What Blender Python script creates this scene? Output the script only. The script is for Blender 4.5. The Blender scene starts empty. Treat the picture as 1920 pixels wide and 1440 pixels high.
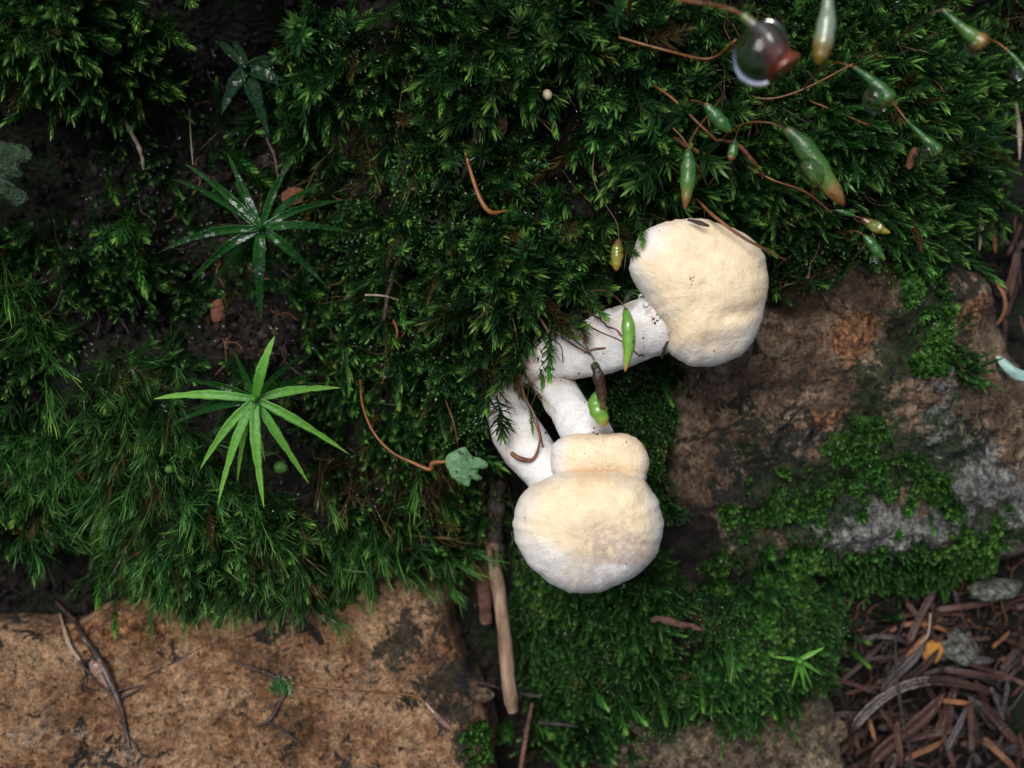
import bpy, math, random
import numpy as np
from mathutils import Matrix, Vector, Euler, Quaternion

random.seed(7)
rng = np.random.default_rng(7)
SC = bpy.context.scene
COL = SC.collection

# ------------------------------------------------------------------ frame
# local frame used while building: u right, v up the slope, w out of the slope (centimetres)
# the slope leans back by TILT; 100 px of the 1920 px photograph = 1 cm at w = 0
D = 22.0
TILT = math.radians(42)
R3 = Matrix.Rotation(TILT, 3, 'X')
R4 = R3.to_4x4()

# ------------------------------------------------------------------ camera
cam_d = bpy.data.cameras.new('camera')
cam = bpy.data.objects.new('camera', cam_d)
COL.objects.link(cam)
cam.location = R3 @ Vector((0, 0, D * 0.01))
cam.rotation_euler = (TILT, 0, 0)
cam_d.sensor_width = 36
cam_d.lens = 36 * D / 19.2
cam_d.clip_start = 0.005
cam_d.clip_end = 50
cam_d.dof.use_dof = True
cam_d.dof.focus_distance = 0.01 * (D - 0.75)
cam_d.dof.aperture_fstop = 10.5
cam_d.dof.aperture_blades = 0
SC.camera = cam

# ------------------------------------------------------------------ light
world = bpy.data.worlds.new('World')
SC.world = world
world.use_nodes = True
nt = world.node_tree
bg = nt.nodes['Background']
sky = nt.nodes.new('ShaderNodeTexSky')
sky.sky_type = 'NISHITA'
sky.sun_disc = False
SUN_EL, SUN_AZ = math.radians(67), math.radians(222)
sky.sun_elevation = SUN_EL
sky.sun_rotation = SUN_AZ
sky.air_density = 1.0
sky.dust_density = 4.0
sky.ozone_density = 1.0
nt.links.new(sky.outputs[0], bg.inputs[0])
bg.inputs[1].default_value = 0.065

sun_d = bpy.data.lights.new('sun', 'SUN')
sun = bpy.data.objects.new('sun', sun_d)
COL.objects.link(sun)
sun_d.energy = 1.5
sun_d.angle = math.radians(32)
sun_d.color = (1.0, 0.985, 0.955)
sd = Vector((math.sin(SUN_AZ) * math.cos(SUN_EL), math.cos(SUN_AZ) * math.cos(SUN_EL), math.sin(SUN_EL)))
sun.rotation_euler = sd.to_track_quat('Z', 'Y').to_euler()

SC.view_settings.view_transform = 'Standard'
SC.view_settings.look = 'None'
SC.view_settings.exposure = 0.86
SC.view_settings.gamma = 1
SC.view_settings.use_curve_mapping = False
SC.cycles.max_bounces = 7
SC.cycles.diffuse_bounces = 2
SC.cycles.glossy_bounces = 2
SC.cycles.transmission_bounces = 6
SC.cycles.sample_clamp_indirect = 4.0

# ------------------------------------------------------------------ helpers: numbers
def P(px, py, w=0.0):
    k = (D - w) / D / 100.0
    return np.array([(px - 960) * k, (720 - py) * k, w])

def proj(p):
    p = np.asarray(p, float)
    k = D / (D - p[..., 2]) * 100
    return 960 + p[..., 0] * k, 720 - p[..., 1] * k

def _hash(ix, iy, iz, seed):
    h = (ix * 374761393 + iy * 668265263 + iz * 2147483647 + seed * 144269) & 0xffffffff
    h = ((h ^ (h >> 13)) * 1274126177) & 0xffffffff
    h = ((h ^ (h >> 16)) * 2246822519) & 0xffffffff
    return ((h ^ (h >> 13)) & 0xffffff) / 0xffffff

def vnoise(x, y, z=0.0, seed=0):
    x, y, z = np.broadcast_arrays(np.asarray(x, float), np.asarray(y, float), np.asarray(z, float))
    ix, iy, iz = (np.floor(a).astype(np.int64) for a in (x, y, z))
    fx, fy, fz = x - ix, y - iy, z - iz
    fx, fy, fz = (f * f * f * (f * (f * 6 - 15) + 10) for f in (fx, fy, fz))
    r = 0
    for dx in (0, 1):
        for dy in (0, 1):
            for dz in (0, 1):
                wgt = (fx if dx else 1 - fx) * (fy if dy else 1 - fy) * (fz if dz else 1 - fz)
                r = r + wgt * _hash(ix + dx, iy + dy, iz + dz, seed)
    return r * 2 - 1

def fbm(x, y, z=0.0, octs=4, seed=0, gain=0.5):
    a, s, f = 1.0, 0, 1.0
    for o in range(octs):
        c, sn = math.cos(o * 1.3), math.sin(o * 1.3)
        s = s + a * vnoise((x * c - y * sn) * f, (x * sn + y * c) * f, z * f + o * 7.1, seed + o)
        a *= gain; f *= 2.03
    return s

def sstep(a, b, x):
    t = np.clip((x - a) / (b - a), 0, 1)
    return t * t * (3 - 2 * t)

def unit(v):
    v = np.asarray(v, float)
    return v / (np.linalg.norm(v, axis=-1, keepdims=True) + 1e-12)

def inpoly(px, py, poly):
    px = np.asarray(px); py = np.asarray(py)
    c = np.zeros(px.shape, bool)
    n = len(poly)
    for i in range(n):
        x1, y1 = poly[i]; x2, y2 = poly[(i + 1) % n]
        m = ((y1 > py) != (y2 > py)) & (px < (x2 - x1) * (py - y1) / ((y2 - y1) or 1e-9) + x1)
        c ^= m
    return c

def spline(pts, n):
    """Catmull-Rom through pts (k, d), n samples"""
    pts = np.asarray(pts, float)
    k = len(pts)
    if k == 2:
        t = np.linspace(0, 1, n)[:, None]
        return pts[0] * (1 - t) + pts[1] * t
    ext = np.vstack([2 * pts[0] - pts[1], pts, 2 * pts[-1] - pts[-2]])
    T = np.linspace(0, k - 1 - 1e-9, n)
    i = T.astype(int); t = (T - i)[:, None]
    p0, p1, p2, p3 = ext[i], ext[i + 1], ext[i + 2], ext[i + 3]
    return 0.5 * ((2 * p1) + (-p0 + p2) * t + (2 * p0 - 5 * p1 + 4 * p2 - p3) * t ** 2 + (-p0 + 3 * p1 - 3 * p2 + p3) * t ** 3)

# ------------------------------------------------------------------ helpers: meshes
class MB:
    """collects geometry (cm, local frame) with one float attribute"""
    def __init__(s):
        s.v = []; s.f = []; s.t = []; s.c = []; s.n = 0
    def add(s, v, f, t=0.0, c=None):
        v = np.asarray(v, float)
        s.v.append(v)
        s.f.extend([tuple(int(i) + s.n for i in q) for q in f])
        s.t.append(np.broadcast_to(np.asarray(t, float), (len(v),)).copy())
        if c is not None: s.c.append(np.asarray(c, float))
        s.n += len(v)
        return s
    def mesh(s, name, origin=(0, 0, 0), mat=None, smooth=True, scale=0.01):
        V = (np.vstack(s.v) - np.asarray(origin)) * scale
        me = bpy.data.meshes.new(name)
        me.from_pydata(V.tolist(), [], s.f)
        a = me.attributes.new('tip', 'FLOAT', 'POINT')
        a.data.foreach_set('value', np.concatenate(s.t).astype(np.float32))
        if s.c:
            C = np.vstack(s.c)
            ca = me.color_attributes.new('pigment', 'FLOAT_COLOR', 'POINT')
            ca.data.foreach_set('color', np.hstack([C, np.ones((len(C), 1))]).astype(np.float32).ravel())
        if smooth:
            me.polygons.foreach_set('use_smooth', [True] * len(me.polygons))
        if mat: me.materials.append(mat)
        me.update()
        return me

def tag(o, label=None, cat=None, group=None, kind=None):
    if label: o['label'] = label
    if cat: o['category'] = cat
    if group: o['group'] = group
    if kind: o['kind'] = kind
    return o

def top(name, mb, mat, origin, smooth=True, **kw):
    me = mb.mesh(name, origin, mat, smooth)
    o = bpy.data.objects.new(name, me)
    COL.objects.link(o)
    o.location = R3 @ (Vector(origin) * 0.01)
    o.rotation_euler = (TILT, 0, 0)
    return tag(o, **kw)

def root(name, origin, **kw):
    o = bpy.data.objects.new(name, None)
    COL.objects.link(o)
    o.empty_display_size = 0.005
    o.location = R3 @ (Vector(origin) * 0.01)
    o.rotation_euler = (TILT, 0, 0)
    o['_o'] = list(map(float, origin))
    return tag(o, **kw)

def part(name, mb, mat, parent, smooth=True, origin=None):
    if origin is None: origin = parent['_o']
    me = mb.mesh(name, origin, mat, smooth)
    o = bpy.data.objects.new(name, me)
    COL.objects.link(o)
    o.parent = parent
    return o

def tube_geo(path, rad, nseg=8, flat=1.0, closed=True, flatdir=(0, 0, 1)):
    """path (n,3), rad scalar or (n,); flat squashes along flatdir"""
    path = np.asarray(path, float); n = len(path)
    rad = np.broadcast_to(np.asarray(rad, float), (n,))
    tan = unit(np.gradient(path, axis=0))
    fd = np.asarray(flatdir, float)
    ref = np.where(np.abs(tan @ fd)[:, None] > 0.95, np.array([[1.0, 0.1, 0]]), fd[None])
    s = unit(np.cross(tan, ref)); b = unit(np.cross(s, tan))
    th = np.linspace(0, 2 * math.pi, nseg, endpoint=False)
    V = path[:, None] + rad[:, None, None] * (np.cos(th)[None, :, None] * s[:, None] + flat * np.sin(th)[None, :, None] * b[:, None])
    V = V.reshape(-1, 3)
    F = []
    for i in range(n - 1):
        for j in range(nseg):
            k = (j + 1) % nseg
            F.append((i * nseg + j, i * nseg + k, (i + 1) * nseg + k, (i + 1) * nseg + j))
    T = np.repeat(np.linspace(0, 1, n), nseg)
    if closed:
        V = np.vstack([V, path[0], path[-1]])
        a, z = n * nseg, n * nseg + 1
        for j in range(nseg):
            k = (j + 1) % nseg
            F.append((a, k, j)); F.append((z, (n - 1) * nseg + j, (n - 1) * nseg + k))
        T = np.concatenate([T, [0, 1]])
    return V, F, T

def leaf_geo(base, d, side, L, W, curl=0.2, fold=0.25, segs=4, prof=None, t0=0.0, t1=1.0, twist=0.0):
    d = unit(d); side = unit(np.asarray(side) - d * np.dot(side, d)); nrm = np.cross(side, d)
    V = []; T = []
    for i in range(segs + 1):
        t = i / segs
        wd = W * (prof(t) if prof else (math.sin(math.pi * min(1, (0.14 + 0.86 * t) ** 0.8)) ** 0.9 if t < 1 else 0))
        c = base + d * L * t * (1 - 0.25 * abs(curl) * t) + nrm * (-curl * L * t * t)
        s2 = side * math.cos(twist * t) + nrm * math.sin(twist * t)
        if i == segs:
            V.append(c); T.append(t)
        else:
            V += [c - s2 * wd / 2, c - nrm * fold * wd / 2, c + s2 * wd / 2]; T += [t] * 3
    F = []
    for i in range(segs - 1):
        a = i * 3
        F += [(a, a + 1, a + 4, a + 3), (a + 1, a + 2, a + 5, a + 4)]
    a = (segs - 1) * 3; z = segs * 3
    F += [(a, a + 1, z), (a + 1, a + 2, z)]
    return np.array(V), F, t0 + (t1 - t0) * np.array(T)

def lump_geo(rx, ry, rz, amp=0.2, f=2.0, seed=0, nu=16, nv=10):
    V = []; 
    th = np.linspace(0, 2 * math.pi, nu, endpoint=False)
    ph = np.linspace(0, math.pi, nv + 1)[1:-1]
    pts = [(0, 0, 1.0)] + [(math.sin(p) * math.cos(t), math.sin(p) * math.sin(t), math.cos(p)) for p in ph for t in th] + [(0, 0, -1.0)]
    pts = np.array(pts)
    r = 1 + amp * fbm(pts[:, 0] * f, pts[:, 1] * f, pts[:, 2] * f, 3, seed)
    V = pts * r[:, None] * np.array([rx, ry, rz])
    F = []
    for j in range(nu):
        F.append((0, 1 + j, 1 + (j + 1) % nu))
    m = len(ph)
    for i in range(m - 1):
        for j in range(nu):
            a = 1 + i * nu + j; b = 1 + i * nu + (j + 1) % nu
            F.append((a, a + nu, b + nu, b))
    z = len(pts) - 1
    for j in range(nu):
        F.append((z, 1 + (m - 1) * nu + (j + 1) % nu, 1 + (m - 1) * nu + j))
    return V, F, np.zeros(len(V))

# ------------------------------------------------------------------ helpers: materials
class NT:
    def __init__(s, name):
        s.m = bpy.data.materials.new(name); s.m.use_nodes = True
        s.t = s.m.node_tree; s.t.nodes.clear()
        s.out = s.t.nodes.new('ShaderNodeOutputMaterial')
    def n(s, typ, ins=None, **props):
        nd = s.t.nodes.new(typ)
        for k, v in props.items(): setattr(nd, k, v)
        for k, v in (ins or {}).items():
            if isinstance(v, bpy.types.NodeSocket): s.t.links.new(v, nd.inputs[k])
            else: nd.inputs[k].default_value = v
        return nd
    def coords(s, kind='Object', sc=100.0, rnd=False):
        tc = s.n('ShaderNodeTexCoord')
        v = tc.outputs[kind]
        m = s.n('ShaderNodeVectorMath', {0: v, 1: (sc, sc, sc)}, operation='MULTIPLY').outputs[0]
        if rnd:
            oi = s.n('ShaderNodeObjectInfo')
            r = s.n('ShaderNodeMath', {0: oi.outputs['Random'], 1: 57.0}, operation='MULTIPLY').outputs[0]
            m = s.n('ShaderNodeVectorMath', {0: m, 1: r}, operation='ADD').outputs[0]
        return m
    def noise(s, vec, scale, detail=4, rough=0.55, dist=0.0, out=0):
        return s.n('ShaderNodeTexNoise', {'Vector': vec, 'Scale': scale, 'Detail': detail, 'Roughness': rough, 'Distortion': dist}).outputs[out]
    def ramp(s, fac, stops, interp='LINEAR'):
        r = s.n('ShaderNodeValToRGB', {0: fac}); r.color_ramp.interpolation = interp
        e = r.color_ramp.elements
        while len(e) < len(stops): e.new(0.5)
        for el, (p, c) in zip(e, stops):
            el.position = p; el.color = (*c, 1) if not isinstance(c, (int, float)) else (c, c, c, 1)
        return r.outputs[0]
    def mix(s, fac, a, b, blend='MIX'):
        nd = s.n('ShaderNodeMix', data_type='RGBA', blend_type=blend)
        for i, v in ((0, fac), (6, a), (7, b)):
            if isinstance(v, bpy.types.NodeSocket): s.t.links.new(v, nd.inputs[i])
            elif i == 0: nd.inputs[i].default_value = v
            else: nd.inputs[i].default_value = (*v, 1) if len(v) == 3 else v
        return nd.outputs[2]
    def math(s, op, a, b=0.0, clamp=False):
        return s.n('ShaderNodeMath', {0: a, 1: b}, operation=op, use_clamp=clamp).outputs[0]
    def bump(s, h, dist, strength=1.0, normal=None):
        ins = {'Height': h, 'Distance': dist, 'Strength': strength}
        if normal is not None: ins['Normal'] = normal
        return s.n('ShaderNodeBump', ins).outputs[0]
    def principled(s, **ins):
        return s.n('ShaderNodeBsdfPrincipled', {k.replace('_', ' '): v for k, v in ins.items()})
    def done(s, sh):
        s.t.links.new(sh, s.out.inputs[0]); return s.m

def leafmat(name, dark, mid, tip, rough=0.38, trans=0.22, vary=0.35, brown=0.0, brownc=(0.07, 0.045, 0.015)):
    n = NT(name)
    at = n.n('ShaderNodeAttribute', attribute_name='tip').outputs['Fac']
    col = n.ramp(at, [(0, dark), (0.55, mid), (1.0, tip)])  # paler young tips; dark bases put the shade of the gaps into the colour
    oi = n.n('ShaderNodeObjectInfo').outputs['Random']
    geo = n.n('ShaderNodeNewGeometry')
    pos = n.n('ShaderNodeVectorMath', {0: geo.outputs['Position'], 1: (100, 100, 100)}, operation='MULTIPLY').outputs[0]
    big = n.ramp(n.noise(pos, 0.42, 4), [(0.38, 0.0), (0.62, 1.0)])
    val = n.math('ADD', n.math('MULTIPLY', n.math('POWER', oi, 1.6), vary * 1.9), n.math('MULTIPLY', big, vary * 1.1))
    val = n.math('ADD', val, 1 - vary * 1.2)
    hs = n.n('ShaderNodeHueSaturation', {'Hue': n.math('ADD', n.math('MULTIPLY', n.noise(pos, 0.9, 2), 0.06), 0.472), 'Saturation': 1.0, 'Value': val, 'Color': col}).outputs[0]
    if brown > 0:
        f = n.ramp(n.math('FRACT', n.math('MULTIPLY', oi, 7.31)), [(1 - brown - 0.02, 0.0), (1 - brown + 0.02, 1.0)])
        hs = n.mix(f, hs, brownc)
    rg = n.n('ShaderNodeMapRange', {0: n.noise(pos, 3.0, 2), 1: 0.35, 2: 0.65, 3: max(0.12, rough - 0.17), 4: rough + 0.2}).outputs[0]
    pb = n.principled(Base_Color=hs, Roughness=rg, IOR=1.4)
    wet = n.ramp(n.noise(pos, 6.0, 3), [(0.52, 0.0), (0.6, 1.0)])
    n.t.links.new(n.math('ADD', n.math('MULTIPLY', wet, 0.7), 0.18), pb.inputs['Specular IOR Level'])
    n.t.links.new(n.math('SUBTRACT', rg, n.math('MULTIPLY', wet, rough - 0.17)), pb.inputs['Roughness'])
    tr = n.n('ShaderNodeBsdfTranslucent', {'Color': n.mix(0.5, hs, (0.08, 0.16, 0.02))})
    mx = n.n('ShaderNodeMixShader', {0: trans, 1: pb.outputs[0], 2: tr.outputs[0]})
    return n.done(mx.outputs[0])

def plain(name, c1, c2, scale=3.0, rough=0.6, bump=0.0, bscale=12.0, spec=0.5, stretch=None, rnd=True, vary=0.0, coat=0.0):
    n = NT(name)
    co = n.coords(rnd=rnd)
    if stretch: co = n.n('ShaderNodeVectorMath', {0: co, 1: stretch}, operation='MULTIPLY').outputs[0]
    col = n.ramp(n.noise(co, scale, 4), [(0.3, c1), (0.7, c2)])
    if vary:
        oi = n.n('ShaderNodeObjectInfo').outputs['Random']
        col = n.n('ShaderNodeHueSaturation', {'Hue': 0.5, 'Saturation': 1.0, 'Value': n.math('ADD', n.math('MULTIPLY', oi, vary * 2), 1 - vary), 'Color': col}).outputs[0]
    ins = dict(Base_Color=col, Roughness=rough)
    if bump: ins['Normal'] = n.bump(n.noise(co, bscale, 4, 0.65), bump * 0.01)
    pb = n.principled(**ins); pb.inputs['Specular IOR Level'].default_value = spec
    pb.inputs['Coat Weight'].default_value = coat; pb.inputs['Coat Roughness'].default_value = 0.15
    return n.done(pb.outputs[0])

# soil: nearly black wet humus
def soil_mat():
    n = NT('wet_soil')
    co = n.coords()
    a = n.noise(co, 2.2, 8, 0.7)
    col = n.ramp(a, [(0.3, (0.006, 0.005, 0.005)), (0.5, (0.014, 0.011, 0.009)), (0.68, (0.04, 0.03, 0.024)), (0.8, (0.08, 0.06, 0.048))])
    g = n.ramp(n.noise(co, 0.7, 5, 0.6), [(0.46, 0.0), (0.62, 1.0)])
    col = n.mix(n.math('MULTIPLY', g, 0.75), col, (0.012, 0.03, 0.008))
    h = n.math('ADD', n.noise(co, 5, 8, 0.75), n.math('MULTIPLY', n.n('ShaderNodeTexVoronoi', {'Vector': co, 'Scale': 7.0}).outputs[0], 0.6))
    pb = n.principled(Base_Color=col, Roughness=n.ramp(n.noise(co, 9, 3), [(0.4, 0.5), (0.6, 0.9)]), Normal=n.bump(h, 0.0022))
    pb.inputs['Specular IOR Level'].default_value = 0.25
    return n.done(pb.outputs[0])

def rock_mat(name, base, light, dark, film, darkamt=0.5, grey=None, masks=False, wet=0.45, filmamt=0.3, darkscale=1.1, stretch=(1, 1, 1), film2=((0.006, 0.010, 0.006), (0.035, 0.08, 0.022)), dt=0.53, grain=0.85):
    n = NT(name)
    co = n.coords()
    st = n.n('ShaderNodeVectorMath', {0: co, 1: stretch}, operation='MULTIPLY').outputs[0]
    a = n.noise(co, 0.9, 9, 0.66, 0.5)
    col = n.ramp(a, [(0.36, tuple(c * 0.42 for c in base)), (0.48, base), (0.56, light), (0.66, tuple(min(.8, c * 1.25) for c in light))])
    f = n.noise(st, 6, 8, 0.74, 0.3)
    f2 = n.noise(st, 17, 5, 0.7)
    gr = [(0.40, (0.16, 0.13, 0.12)), (0.47, (0.8, 0.78, 0.76)), (0.53, (1.1, 1.1, 1.1)), (0.62, (1.8, 1.75, 1.7))]
    if masks:
        sx = n.n('ShaderNodeSeparateColor', {0: n.n('ShaderNodeAttribute', attribute_name='pigment').outputs['Color']}).outputs
        rag = n.math('MULTIPLY', n.math('SUBTRACT', n.noise(co, 1.1, 9, 0.76, 0.5), 0.5), 3.4)
        col = n.mix(n.ramp(n.math('ADD', sx[2], rag), [(0.5, 0.0), (0.62, 0.9)]), col, n.ramp(f, [(0.4, (0.14, 0.05, 0.02)), (0.6, (0.5, 0.25, 0.11))]))
        col = n.mix(n.ramp(n.math('ADD', sx[0], rag), [(0.42, 0.0), (0.56, 0.95)]), col, n.ramp(n.noise(st, 3, 7, .7), [(0.4, tuple(c * 0.4 for c in grey)), (0.58, grey)]))
    col = n.mix(grain, col, n.ramp(f, gr), 'MULTIPLY')
    col = n.mix(grain * 0.7, col, n.ramp(f2, gr), 'MULTIPLY')
    # green film, then dark crust with ragged edges, in clusters
    if masks:
        rag2 = n.math('MULTIPLY', n.math('SUBTRACT', n.noise(co, 1.9, 10, 0.8, 0.4), 0.5), 3.6)
        col = n.mix(n.ramp(n.math('ADD', sx[1], rag2), [(0.46, 0.0), (0.6, 0.9)]), col, n.ramp(f, [(0.38, film2[0]), (0.62, film2[1])]))
    else:
        fm = n.ramp(n.noise(co, 0.7, 9, 0.72, 0.3), [(0.54, 0.0), (0.6, 1.0)])
        col = n.mix(n.math('MULTIPLY', fm, filmamt), col, film)
    cl = n.ramp(n.noise(co, darkscale * 0.45, 4, 0.6, 0.2), [(0.4, 0.0), (0.62, 1.0)])
    dk = n.math('ADD', n.noise(co, darkscale * 2.2, 10, 0.74, 0.9), n.math('MULTIPLY', n.math('SUBTRACT', cl, 0.5), 0.14))
    dk = n.ramp(dk, [(dt, 0.0), (dt + 0.02, 1.0)])
    col = n.mix(n.math('MULTIPLY', dk, darkamt), col, n.ramp(f2, [(0.4, tuple(c * .4 for c in dark)), (0.6, tuple(c * 1.5 for c in dark))]))
    pit = n.ramp(n.noise(st, 8, 3, 0.6), [(0.33, 1.0), (0.37, 0.0)])
    col = n.mix(n.math('MULTIPLY', pit, 0.8), col, (0.012, 0.01, 0.01))
    sp = n.ramp(n.n('ShaderNodeTexVoronoi', {'Vector': co, 'Scale': 9.0}).outputs[0], [(0.07, 1.0), (0.1, 0.0)])
    col = n.mix(n.math('MULTIPLY', sp, 0.5), col, (0.6, 0.52, 0.45))
    h = n.math('ADD', n.noise(co, 3.5, 9, 0.74), n.math('MULTIPLY', f2, 0.4))
    h = n.math('SUBTRACT', h, n.math('MULTIPLY', pit, 0.25))
    rg = n.ramp(n.noise(co, 2.5, 6, .6), [(0.4, wet - 0.2), (0.6, wet + 0.25)])
    pb = n.principled(Base_Color=col, Roughness=rg, Normal=n.bump(h, 0.0034))
    pb.inputs['Specular IOR Level'].default_value = 0.4
    return n.done(pb.outputs[0])

def mushroom_mat(name, fibre=False):
    n = NT(name)
    co = n.coords()
    pg = n.n('ShaderNodeAttribute', attribute_name='pigment').outputs['Color']
    v = n.ramp(n.noise(co, 5, 6, 0.65), [(0.3, (0.86, 0.85, 0.84)), (0.6, (1.03, 1.03, 1.03))])
    col = n.mix(0.8, pg, v, 'MULTIPLY')
    spk = n.ramp(n.noise(co, 26, 3, 0.6), [(0.32, (0.6, 0.5, 0.42)), (0.42, (1, 1, 1))])
    col = n.mix(0.38, col, spk, 'MULTIPLY')
    h = n.math('ADD', n.noise(co, 3, 5), n.math('MULTIPLY', n.noise(co, 24, 4, 0.6), 0.3))
    pb = n.principled(Base_Color=col, Roughness=0.55, Normal=n.bump(h, 0.00055, 0.8))
    pb.inputs['Subsurface Weight'].default_value = 0.22
    pb.inputs['Subsurface Radius'].default_value = (1.0, 0.75, 0.5)
    pb.inputs['Subsurface Scale'].default_value = 0.0025
    pb.inputs['Specular IOR Level'].default_value = 0.35
    return n.done(pb.outputs[0])

def attr_mat(name, stops, rough=0.3, spec=0.5, coat=0.0, sss=0.0, sc=6, vary=0.15, bump=0.00012, wetp=False):
    """colour follows the length of the piece (attribute tip)"""
    n = NT(name)
    at = n.n('ShaderNodeAttribute', attribute_name='tip').outputs['Fac']
    co = n.coords(rnd=True)
    at = n.math('ADD', at, n.math('MULTIPLY', n.math('SUBTRACT', n.noise(co, sc, 3), 0.5), vary))
    col = n.ramp(at, stops)
    pb = n.principled(Base_Color=col, Roughness=rough, Normal=n.bump(n.noise(co, sc * 1.6, 4), bump))
    pb.inputs['Specular IOR Level'].default_value = spec
    if wetp:
        wet = n.ramp(n.noise(co, 2.6, 4, 0.6), [(0.53, 0.0), (0.6, 1.0)])
        n.t.links.new(n.math('ADD', n.math('MULTIPLY', wet, 0.95), 0.08), pb.inputs['Specular IOR Level'])
        n.t.links.new(n.math('SUBTRACT', 0.42, n.math('MULTIPLY', wet, 0.32)), pb.inputs['Roughness'])
    pb.inputs['Coat Weight'].default_value = coat; pb.inputs['Coat Roughness'].default_value = 0.08
    if sss:
        pb.inputs['Subsurface Weight'].default_value = sss
        pb.inputs['Subsurface Scale'].default_value = 0.001
    return n.done(pb.outputs[0])

def water_mat():
    n = NT('water')
    pb = n.principled(Base_Color=(0.97, 0.98, 1.0, 1), Roughness=0.02, IOR=1.33)
    pb.inputs['Transmission Weight'].default_value = 1.0
    return n.done(pb.outputs[0])

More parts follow.
